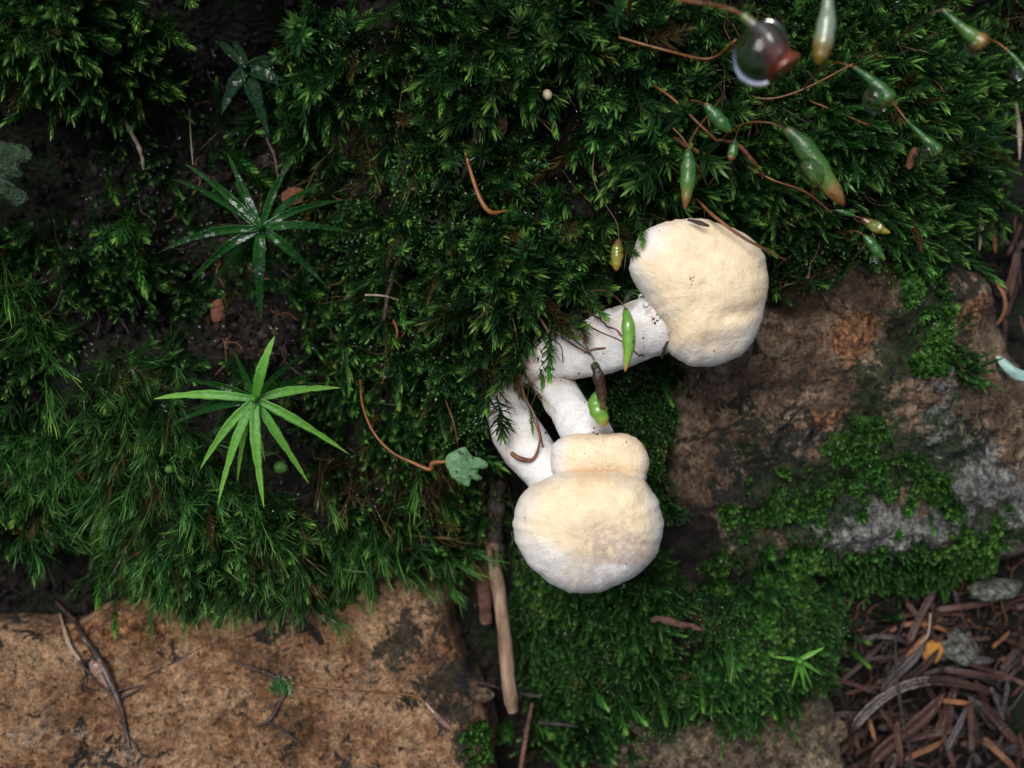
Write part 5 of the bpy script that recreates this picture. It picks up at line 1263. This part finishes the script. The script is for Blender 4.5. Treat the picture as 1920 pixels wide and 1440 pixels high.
for a in [
 (262,40,.3,1,1.2,'f','bright','blurred bright shoot hanging from the top near the corner',.7),
 (335,95,.6,.9,1.2,'f','bright','blurred shoot right of the one hanging from the top',.6),
 (340,75,1,.6,1.0,'f','bright','blurred pale tipped shoot close to the top haircap',.6),
 (338,165,1,.4,1.2,'f','bright','blurred shoot pointing sideways over the dark soil',.6),
 (300,175,.6,.8,1.1,'f','bright','blurred shoot tip lowest in the hanging corner moss',.6),
 (400,178,-.1,-1,1.1,'f','feather','fern like shoot growing upright beside the top haircap',.2),
 (478,312,1,.5,1.1,'f','bright','feathery shoot lying level just above the wet haircap',.3),
 (512,345,1,.4,.9,'f','bright','second level shoot touching the wet haircap leaves',.3),
 (568,150,.9,.7,.9,'f','bright','bright tuft right of the top haircap',.3),
 (625,150,.7,.5,.9,'f','feather','dim tuft beyond the bright tuft of the top haircap',.3),
 (373,20,.7,1,1.0,'f','bright','shoot tip at the top edge above the haircap',.4),
 (695,40,-.7,.5,1.0,'f','bright','shoot pointing left at the top of the upper bank',.4),
 (705,142,-.7,.8,1.0,'f','bright','bright ended shoot in the dark moss left of the thick root',.4),
 (780,195,-.1,1,.9,'f','bright','small shoot pointing straight down above the rounded stone moss',.4),
 (835,185,.2,1,1.3,'f','bright','long wet shoot pointing down left of the thick root',.5),
 (880,75,.2,1,1.2,'f','bright','wide shoot hanging at the top edge above the thick root',.5),
 (935,140,.05,1,1.3,'f','bright','brightest yellow green shoot hanging beside the thick root',.6),
 (1040,60,.5,1,1.1,'f','bright','shoot with clear tip up from the cream bead',.5),
 (1012,210,.3,1,1.1,'f','bright','shoot pointing down beside the cream bead',.5),
 (1120,110,.7,1,1.0,'s','feather','leafy rosette under the top edge near the tan stalk',.4),
 (1105,200,.1,1,1.1,'f','feather','broad shoot hanging above the dark star moss',.4),
 (795,340,.1,1,1.2,'f','bright','hanging pale tipped shoot left of the orange brown rootlet',.4),
 (815,260,.8,.2,.9,'f','feather','shoot pointing sideways above the orange brown rootlet',.4),
 (860,275,.6,.6,.9,'f','feather','shoot at the head of the orange brown rootlet',.4),
 (1075,295,.1,.9,1.2,'s','feather','wet star shoot with long leaves below the cream bead',.5),
 (1060,390,.1,1,1.3,'s','feather','wet dark star shoot hanging above the stems',.5),
 (1150,350,.2,.8,1.0,'s','feather','star shoot beside the thin brown stalk',.5),
 (1240,370,.2,.8,1.3,'s','feather','pointed star shoot left of the hanging red ended capsule',.5),
 (1180,320,.2,1,.8,'f','bright','yellow edged little shoot among the dark star moss',.4),
 (1265,285,.6,.9,1.0,'f','bright','bright shoot hanging under the liverwort lobe',.6),
 (1215,455,.3,1,.9,'f','bright','shoot bending over the upper left rim of the upper cap',0,1.9),
 (1200,495,.5,.8,.7,'f','bright','second shoot touching the left rim of the upper cap',0,1.7),
 (1105,320,.1,1,.8,'f','bright','pale little shoot above the yellow green capsule',.4),
 (840,460,-.1,1,1.0,'f','bright','bright tipped shoot in the dark left of the stems',.4),
 (740,660,.4,1,.9,'f','bright','wet shoot right of the curved leaf stalk',.4),
 (755,590,.1,1,.9,'f','bright','pale shoot below the level little root',.4),
 (870,620,.5,1,.8,'f','feather','shoot in the shade left of the upper stem',.4),
 (975,565,.9,.9,1.1,'f','bright','shoot pointing at the root of the upper stem',.5),
 (1025,690,-.1,1,1.2,'f','bright','long shoot hanging across the root end of the upper stem',0,1.1),
 (1128,605,.5,1,1.0,'f','bright','shoot hanging onto the middle of the upper stem',0,1.5),
 (1095,650,.1,1,.8,'f','brownmoss','brownish shoot on the upper stem between the stalks',0,1.3),
 (1135,545,.1,1,.8,'f','bright','light shoot above the middle of the upper stem',.7),
 (955,700,.7,1,1.0,'f','bright','shoot hanging over the top of the slanting lower stem',0,0.5),
 (960,840,.3,1,1.3,'f','feather','long blackish shoot hanging along the slanting lower stem',0,1.0),
 (950,775,.5,1,1.3,'h','brownmoss','withered brown tuft over the root end of the slanting stem',0,.35),
 (985,735,.3,1,1.2,'h','brownmoss','withered tuft between the roots of the two lower stems',0,.4),
 (925,790,.2,1,1.2,'f','feather','dark shoot over the left edge of the slanting stem',0,.5),
 (985,640,.3,1,1.1,'f','feather','dark shoot over the root end of the upper stem',0,.7),
 (1055,612,.6,.8,1.0,'f','feather','dark shoot over the upper edge of the upper stem',0,1.0),
 (905,820,0,1,1.1,'b','feather','branching shoot at the left side of the slanting lower stem',.5),
 (1000,800,.2,1,.5,'f','bright','small green scrap of moss stuck on the slanting stem',0,0.9),
 (745,760,-.1,1,1.0,'f','bright','shoot hanging low in the dark above the lobed leaf',.4),
 (800,700,.7,.5,.9,'f','feather','shoot pointing right in the dark left of the stems',.4),
 (740,720,-.1,1,.9,'f','feather','dim shoot between the leaf stalk and the stems',.4),
 (665,705,.3,.9,1.3,'h','bright','rosette at the top of the long leaf stalk',.5),
 (610,560,.7,.2,.8,'f','bright','pale rosette shoot right of the wet haircap leaves',.3),
 (548,568,.5,.8,.7,'f','bright','tiny bright shoot below the wet haircap',.3),
 (612,600,.6,.8,.8,'f','bright','bright shoot right of the brownish bare stone',.3),
 (575,665,.1,1,.8,'f','bright','bright shoot just above the bright star haircap',.3),
 (690,490,.7,.9,.8,'s','feather','small dark star shoot on the soil',.3),
 (215,375,.5,1,.9,'f','bright','thin shoot in the soil hollow',.3),
 (215,470,-.3,1,1.2,'f','bright','leafy tuft left of the wet haircap',.4),
 (255,520,.2,1,1.4,'f','bright','lower leafy tuft left of the wet haircap',.5),
 (285,450,.7,.6,1.0,'f','bright','tuft with bright edge touching the wet haircap leaf',.4),
 (205,1045,.8,.5,1.2,'f','bright','broad bright shoot over the left part of the sandstone edge',.6),
 (180,1110,-.1,1,1.3,'f','bright','bright shoot hanging down over the left sandstone edge',.6),
 (212,1190,0,1,.9,'f','bright','shoot resting on the orange sandstone',.6),
 (560,1050,0,1,1.1,'f','bright','feathery shoot hanging at the right end of the hair moss',.5),
 (570,1105,.2,1,1.0,'f','bright','thin feathery shoot touching the sandstone',.5),
 (30,985,-.1,1,1.2,'f','bright','blurred bright shoot low at the left edge',.6),
 (12,600,.2,1,1.4,'h','bright','blurred yellow green tuft at the left edge',.6),
 (90,700,.5,1,1.1,'h','bright','upper curved hair shoot near the left edge',.6),
 (112,800,.4,1,1.5,'h','bright','lower long curved hair shoot near the left edge',.6),
 (205,780,.1,1,1.1,'f','bright','broad green shoot in the middle of the hair moss',.5),
 (265,850,.1,1,1.2,'h','hair','hair shoot hanging left of the bright star',.5),
 (310,950,.1,1,1.1,'h','hair','hair shoot below the bright star leaf tips',.5),
 (180,840,0,1,1.2,'h','hair','hair shoot over the black gap',.5),
 (240,780,.3,1,1.2,'h','bright','pale hair shoot pointing at the bright star',.5),
 (355,1030,-.1,1,1.2,'h','bright','pale hair shoot hanging over the middle of the sandstone edge',.6),
 (440,1080,.3,1,1.2,'h','bright','curved hair shoot hanging over the sandstone',.6),
 (262,1105,0,1,1.2,'h','hair','hair shoot with tip just above the sandstone',.6),
 (480,1010,.1,1,1.1,'h','bright','fan of pale hair leaves right of the bright star tip',.6),
 (640,985,.5,.9,1.2,'h','bright','hair tuft left of the bleached twig',.5),
 (800,930,.2,.9,1.4,'h','bright','arching hair tuft under the lobed leaf',.5),
 (850,990,.5,1,1.3,'h','bright','hair tuft drooping beside the black root end',.5),
 (730,1050,-.2,1,1.1,'h','brownmoss','withered tuft hanging above the sandstone corner',.5),
 (610,950,.1,1,1.3,'h','brownmoss','rust brown tuft right of the bright star',.4),
 (1135,1330,.6,1,1.0,'f','bright','feathery shoot low beside the thin brown twig',.5),
 (1040,1395,.8,.7,1.1,'f','bright','bright feathery shoot at the bottom edge',.5),
 (1055,1430,.8,.6,1.0,'f','bright','lowest bright shoot at the bottom edge',.5),
 (1205,1360,.7,.9,1.0,'f','bright','shoot pointing over the grey brown stone',.5),
 (1170,1385,.1,1,.9,'f','bright','shoot hanging onto the left side of the grey brown stone',.5),
 (1245,1335,.2,1,1.0,'f','bright','pale tipped shoot over the grey brown stone',.5),
 (1155,1425,.9,.6,1.1,'f','feather','dark feathery shoot at the bottom left of the grey brown stone',.5),
 (1455,1355,.2,1,.7,'f','bright','little shoot tip over the top of the grey brown stone',.4),
 (1320,1315,.1,1,.8,'f','bright','bright shoot in front of the middle of the grey brown stone',.4),
 (1380,1270,.1,1,1.0,'h','bright','hair shoot in the low moss left of the small haircap',.5),
 (1555,1305,.9,.9,1.0,'f','bright','bright beaded shoot pointing into the needle litter',.5),
 (1612,1238,.8,.9,.9,'f','bright','shoot above the litter right of the small haircap',.5),
 (1625,1212,.9,.5,.8,'f','feather','shoot hanging from the low moss over the litter',.5),
 (1700,1165,.9,.1,1.0,'f','feather','blurred shoot at the end of the low moss under the boulder',.4),
 (1245,740,.2,1,1.0,'f','bright','shoot hanging in the shade under the upper cap',.5),
 (1235,850,.6,1,1.1,'f','feather','shoot in the shade beside the smallest cap',.4),
 (1465,565,.3,1,1.0,'f','feather','shoot hanging between the upper cap and the boulder',.5),
 (1530,530,.9,.3,.9,'f','feather','shoot lying on the top left end of the boulder',.4),
 (1755,1000,.2,1,.6,'f','bright','little bright shoot on the right part of the boulder edge',.2)]:
    mshoot(*a)

# ------------------------------------------------------------------ conifer needle litter
def needle_mesh(L, W, bend, seed, th=.2):
    n = 12; t = np.linspace(0, 1, n)
    path = np.stack([L * (t - .5), bend * L * (t - .5) ** 2 * 2, .05 * np.sin(t * 5 + seed)], -1)
    r = W / 2 * np.clip(np.minimum(1, np.minimum(t * 9 + .25, (1 - t) * 4.5 + .08)), .1, 1) * (1 + .06 * np.sin(t * 17 + seed))
    tan = unit(np.gradient(path, axis=0)); s = unit(np.cross(tan, [0, 0, 1.0])); b = np.cross(s, tan)
    prof = [(-1, .1), (-.75, .42), (-.2, .3), (0, -.1), (.2, .3), (.75, .42), (1, .1), (.5, -.4), (-.5, -.4)]
    V = (path[:, None] + r[:, None, None] * (np.array([p[0] for p in prof])[None, :, None] * s[:, None] + th * 2 * np.array([p[1] for p in prof])[None, :, None] * b[:, None])).reshape(-1, 3)
    m = len(prof); F = []
    for i in range(n - 1):
        for j in range(m): F.append((i * m + j, i * m + (j + 1) % m, (i + 1) * m + (j + 1) % m, (i + 1) * m + j))
    F.append(tuple(range(m))[::-1]); F.append(tuple(range((n - 1) * m, n * m)))
    return MB().add(V, F, np.repeat(t, m))
NM = {mt: [needle_mesh(1.0, w, b, i).mesh('conifer_needle', (0, 0, 0), M[mt]) for i, (w, b) in enumerate([(.09, .03), (.13, -.05), (.075, .06), (.11, 0.0), (.15, .02), (.08, -.4)])] for mt in ('needle', 'needleo', 'needleg')}
def needle(x1, y1, x2, y2, w, mt, label, var=None, group='fallen conifer needles in the litter', tz=None):
    a, b = P(x1, y1, w), P(x2, y2, w)
    L = np.linalg.norm(b - a); me = NM[mt][random.randrange(6) if var is None else var]
    o = bpy.data.objects.new('conifer_needle', me); COL.objects.link(o)
    an = math.atan2(b[1] - a[1], b[0] - a[0])
    q = Matrix.Rotation(an, 3, 'Z') @ Matrix.Rotation(random.uniform(-.12, .12) if tz is None else tz, 3, 'Y') @ Matrix.Rotation(random.uniform(-.5, .5), 3, 'X')
    o.location = R3 @ (Vector((a + b) / 2) * 0.01); o.rotation_euler = (R3 @ q).to_euler(); o.scale = (L,) * 3
    return tag(o, label=label, cat='needle', group=group)
for i, (x1, y1, x2, y2, w, mt, lb, v) in enumerate([
  (1572,1322,1842,1246,-2.75,'needle','longest curved reddish brown needle lying across the top of the litter',5),
  (1765,1258,1908,1274,-2.8,'needle','brown needle ending at the right edge below the pale grey pebble',0),
  (1562,1274,1650,1300,-2.9,'needle','brown needle starting under the small haircap moss',3),
  (1636,1438,1772,1296,-2.7,'needle','wide grey brown needle rising from the bottom edge to the long curved one',4),
  (1758,1312,1822,1320,-2.75,'needleo','short bright orange brown needle right of the crossing twig',4),
  (1650,1330,1680,1372,-2.7,'needle','short thick needle left of the crossing twig',4),
  (1594,1338,1614,1412,-2.8,'needle','upright brown needle at the left border of the litter',1),
  (1625,1326,1642,1394,-2.8,'needleo','upright orange needle at the left border of the litter',3),
  (1682,1352,1688,1444,-2.6,'needle','upright wide brown needle beside the foot of the crossing twig',4),
  (1706,1360,1756,1374,-2.65,'needle','dark red brown short needle under the crossing twig',4),
  (1776,1410,1812,1326,-2.5,'needleg','shiny silvery blue needle near the middle of the litter',4),
  (1836,1318,1915,1400,-2.6,'needle','dark brown needle slanting to the lower right corner',4),
  (1846,1384,1906,1446,-2.6,'needleo','orange edged needle in the lower right corner',4),
  (1768,1376,1792,1446,-2.6,'needle','pale brown upright needle right of the crossing twig',4),
  (1908,1170,1922,1262,-2.6,'needle','pale brown needle standing at the right edge',1),
  (1862,1216,1894,1182,-2.7,'needleo','bright orange short needle near the right edge',4),
  (1855,1286,1888,1352,-2.8,'needleg','dull grey needle right of the middle of the litter',1),
  (1655,1302,1735,1204,-2.95,'needleg','grey violet needle pointing up to the pale curled stalk',4),
  (1684,1298,1762,1216,-3.0,'needle','dark needle beside the grey violet one',4),
  (1828,1312,1880,1362,-2.7,'needleg','narrow silvery needle slanting below the pebble',1),
  (1700,1428,1768,1386,-2.55,'needleo','split brown scale like needle at the bottom middle of the litter',4),
  (1730,1262,1800,1250,-2.95,'needleg','grey needle tucked under the long curved one',1),
  (1745,1128,1752,1200,-2.9,'needle','upright dark needle above the amber stone',1)]):
    needle(x1, y1, x2, y2, w, mt, lb, v, group=None)
r_ = random.Random(4)
LIT = [(1575,1290),(1610,1200),(1700,1150),(1780,1120),(1960,1110),(1960,1480),(1590,1480),(1580,1380)]
MARKS = [(1798,1212,'under the pale grey pebble'),(1752,1228,'beside the amber stone'),(1862,1105,'by the flat dusty grey stone'),(1690,1340,'behind the crossing twig'),(1682,1230,'near the top of the crossing twig'),
         (1590,1310,'next to the grey brown rock'),(1600,1420,'by the bottom left corner of the litter'),(1700,1437,'at the bottom edge of the litter'),(1795,1367,'beside the silvery blue needle'),
         (1905,1425,'in the lower right corner'),(1905,1220,'at the right edge'),(1905,1330,'at the right edge below the pebble'),(1700,1290,'under the longest curved needle'),(1640,1170,'under the low moss fringe'),
         (1820,1290,'below the pale grey pebble'),(1660,1380,'left of the crossing twig foot'),(1830,1430,'right of the bottom middle'),(1850,1160,'between the two grey stones')]
def needle_label(x, y, a, l, mt):
    where = min(MARKS, key=lambda q: (q[0] - x) ** 2 + (q[1] - y) ** 2)[2]
    dg_ = (math.degrees(a) + 90) % 180 - 90
    lie = 'level' if abs(dg_) < 22 else 'upright' if abs(dg_) > 65 else 'rising' if dg_ < 0 else 'falling'
    size = 'short' if l < 42 else 'long' if l > 60 else 'middling'
    return f"{size} {dict(needle='dark brown', needleo='rusty orange', needleg='greyish wet')[mt]} needle, {lie}, {where}"
cnt = 0
while cnt < 130:
    x, y = r_.uniform(1560, 1960), r_.uniform(1110, 1480)
    if not inpoly(np.array([x]), np.array([y]), LIT)[0]: continue
    a = r_.gauss(math.radians(-45), .8); l = r_.uniform(45, 130) / 2
    mt = r_.choices(['needle', 'needleo', 'needleg'], [.8, .05, .15])[0]
    needle(x - math.cos(a) * l, y - math.sin(a) * l, x + math.cos(a) * l, y + math.sin(a) * l, r_.uniform(-3.5, -2.85), mt,
           needle_label(x, y, a, l, mt),
           group={'needle': 'dark brown needles of the litter', 'needleo': 'rusty needles of the litter', 'needleg': 'greyish needles of the litter'}[mt])
    cnt += 1
for i in range(46):
    x, y = r_.uniform(1850, 1950), r_.uniform(130, 1000)
    if y > 700: x += 40
    a = math.radians(90) + r_.gauss(0, .45); l = r_.uniform(30, 90) / 2
    needle(x - math.cos(a) * l, y - math.sin(a) * l, x + math.cos(a) * l, y + math.sin(a) * l, r_.uniform(-2.9, -2.2), r_.choice(['needle', 'needle', 'needle', 'needleo', 'needleg']),
           ('thin ' if l < 24 else 'long ' if l > 36 else '') + 'brown needle on the dark bark, ' + ('level with the topmost right capsule' if y < 230 else 'level with the orange leaf' if y < 380 else 'just above the boulder' if y < 520 else
            'beside the right shoulder of the boulder' if y < 680 else 'beside the turquoise leaf' if y < 800 else 'right of the lower boulder') + (', leaning' if abs(math.degrees(a) - 90) > 20 else ', upright'), group='needles caught on the bark at the right edge')
for x1, y1, x2, y2, mt, lb in [(1856,330,1850,395,'root','pale dry splinter standing at the right border of the moss'),(1838,400,1836,470,'root','pale pointed splinter above the right end of the boulder'),
                           (1905,190,1912,300,'root','pale brown wood splinter hanging near the right edge')]:
    strand([(x1, y1, -1.6), ((x1 + x2) / 2 + 3, (y1 + y2) / 2, -1.55), (x2, y2, -1.6)], [.02, .06, .015], mt, lb, 'wood_splinter', 'splinter', flat=.5)

# ------------------------------------------------------------------ loose stuff on the soil
def lump_protos(kind, mats, n=4, amp=.4):
    c = bpy.data.collections.new(kind + '_shapes')
    for i in range(n):
        V, F, T = lump_geo(1, .75, .6, amp, 1.6, 40 + i, 10, 7)
        o = bpy.data.objects.new(f'{kind}_{i}', MB().add(V, F, T).mesh(f'{kind}_{i}', (0, 0, 0), M[mats[i % len(mats)]], smooth=False)); c.objects.link(o)
    return c
M['crumb'] = plain('humus_crumb', (0.005, 0.004, 0.0035), (0.03, 0.021, 0.017), 1.5, .85, .1, 9, spec=.25, vary=.6)
M['crumb2'] = plain('grey_soil_crumb', (0.012, 0.01, 0.009), (0.075, 0.055, 0.047), 1.5, .8, .1, 9, spec=.25, vary=.6)
M['crumb3'] = plain('brown_soil_crumb', (0.035, 0.022, 0.014), (0.14, 0.09, 0.06), 1.5, .8, .1, 9, spec=.25, vary=.5)
CR = lump_protos('crumb', ['crumb', 'crumb', 'crumb2', 'crumb'], 5)
def grains(name, coll, poly, count, seed, s0, s1, label, cat, lift=0.0, **kw):
    p = scatter_pts(poly, count, seed, **kw); r = np.random.default_rng(seed)
    sc = s0 * (s1 / s0) ** (r.uniform(0, 1, len(p)) ** 2.2)
    p[:, 2] += sc * .25 + lift
    return gn_scatter(name, coll, p, r.uniform(0, 6.28, (len(p), 3)), sc, label=label, cat=cat)
ALLP = [(-60,-60),(1990,-60),(1990,1500),(-60,1500)]
grains('soil_crumbs', CR, ALLP, 9000, 201, .025, .16, 'crumbs of dark humus lying on the bare soil', 'soil', thr=-9, allow=(0,))
grains('soil_crumbs', CR, [(100,150),(560,120),(640,330),(720,640),(640,880),(400,640),(120,620)], 2600, 202, .02, .13, 'grey brown crumbs filling the hollow around the haircap mosses', 'soil', thr=-9, allow=(0,))
CB = lump_protos('brown_crumb', ['crumb3', 'crumb2'], 4)
grains('soil_crumbs', CB, [(380,560),(480,540),(560,600),(520,680),(400,660),(360,610)], 420, 204, .03, .12, 'lighter brown crumbs between the two star shaped haircap mosses', 'soil', thr=-9, lift=.03, allow=(0,))
grains('soil_crumbs', CR, [(1560,1280),(1610,1180),(1990,1080),(1990,1500),(1570,1500)], 1500, 203, .03, .16, 'dark crumbs between the litter needles', 'soil', thr=-9, lift=.12, allow=(0,))
# short dark fibres
fc = bpy.data.collections.new('fibre_shapes')
for i in range(5):
    q = spline(np.array([[0, 0, 0], [PR.uniform(-.1, .1), .2, .04], [PR.uniform(-.25, .25), .45, 0], [PR.uniform(-.4, .4), .75, .03]]), 12)
    fc.objects.link(bpy.data.objects.new(f'fibre_{i}', MB().add(*tube_geo(q, .012, 4)).mesh(f'fibre_{i}', (0, 0, 0), M['seta' if i == 0 else 'rootdark'])))
def fibres(poly, n, seed, label, lift=.1):
    p = scatter_pts(poly, n, seed, thr=-9, allow=(0,)); r = np.random.default_rng(seed); p[:, 2] += lift * r.uniform(0, 1, len(p))
    rt = np.stack([r.normal(0, .35, len(p)), r.normal(0, .35, len(p)), r.uniform(0, 6.28, len(p))], -1)
    gn_scatter('root_fibres', fc, p, rt, r.uniform(.4, 1.3, len(p)), label=label, cat='fibres')
fibres([(60,140),(560,120),(640,330),(900,640),(880,1060),(640,1060),(400,640),(100,620)], 240, 211, 'fine root fibres and dead stalks over the bare soil hollow')
fibres([(1540,1150),(1990,1050),(1990,1500),(1560,1500)], 260, 212, 'fine fibres between the litter needles', .4)
fibres([(1000,80),(1700,60),(1750,420),(1200,420)], 260, 213, 'old thin stalks threaded through the upper moss', .7)
# dew beads
dc = bpy.data.collections.new('bead_shapes')
V, F, T = lump_geo(1, 1, 1, 0, 1, 0, 12, 8); dc.objects.link(bpy.data.objects.new('bead', MB().add(V, F, T).mesh('bead', (0, 0, 0), M['water'])))
p = scatter_pts([(150,100),(1850,0),(1850,430),(1500,520),(1300,640),(950,750),(880,1000),(1500,1150),(1500,1300),(1050,1300),(880,1050),(250,1080),(150,700)], 1800, 221, thr=-9, allow=(0,))
p[:, 2] += np.random.default_rng(3).uniform(.2, .75, len(p))
gn_scatter('dew_beads', dc, p, np.zeros((len(p), 3)), np.random.default_rng(2).uniform(.008, .034, len(p)), label='fine dew beads sparkling on the wet moss', cat='dew')
# dirt on the mushrooms
kc = bpy.data.collections.new('speck_shapes')
for i in range(3):
    V, F, T = lump_geo(1, .6, .4, .4, 1.5, 60 + i, 9, 6); kc.objects.link(bpy.data.objects.new(f'speck_{i}', MB().add(V, F, T).mesh(f'speck_{i}', (0, 0, 0), M['speck'])))
def on_mushrooms(spots, label):
    dg = bpy.context.evaluated_depsgraph_get(); pts = []; ss = []
    co = cam.location
    for x, y, s in spots:
        tgt = R3 @ Vector(P(x, y, 0) * 0.01)
        hit, loc, nrm, idx, ob, mx = SC.ray_cast(dg, co, (tgt - co).normalized())
        if hit and ob.name.startswith(('cap', 'stem')):
            l = R3.transposed() @ loc * 100; pts.append(tuple(l)); ss.append(s)
    gn_scatter('dirt_specks', kc, np.array(pts), np.random.default_rng(1).uniform(0, 6.28, (len(pts), 3)), np.array(ss), label=label, cat='dirt')
bpy.context.view_layer.update()
r_ = random.Random(8)
sp = [(1225,598,.035),(1228,606,.045),(1233,601,.03),(1222,594,.025),(1237,597,.025),(1231,590,.02),(1203,665,.055),(1208,668,.03),(1085,700,.04),(1150,571,.025),(1148,578,.03),(1206,634,.025),(1207,652,.02),
      (1037,692,.035),(1058,708,.02),(1052,713,.02),(1187,640,.03),(1189,631,.025),(1114,803,.035),(1112,810,.03),(1120,815,.035),(1022,812,.04),(1027,813,.035),(1096,755,.02),(1174,829,.02),
      (1295,522,.028),(1299,527,.022),(1297,533,.02),(1293,518,.018),(1301,520,.018),(1339,658,.025),(1422,500,.02),(1237,433,.02),(984,971,.022),(1174,1057,.028),(995,985,.012),(1040,1047,.012),(1140,874,.02),(1186,980,.012)]
sp += [(r_.uniform(1010, 1250), r_.uniform(560, 705), r_.uniform(.007, .016)) for _ in range(60)] + [(r_.uniform(930, 1130), r_.uniform(720, 880), r_.uniform(.006, .014)) for _ in range(45)] + \
      [(r_.uniform(1190, 1430), r_.uniform(420, 680), r_.uniform(.004, .009)) for _ in range(60)] + [(r_.uniform(970, 1235), r_.uniform(820, 1105), r_.uniform(.004, .009)) for _ in range(70)]
on_mushrooms(sp, 'specks of black dirt stuck to the mushroom stems and caps')
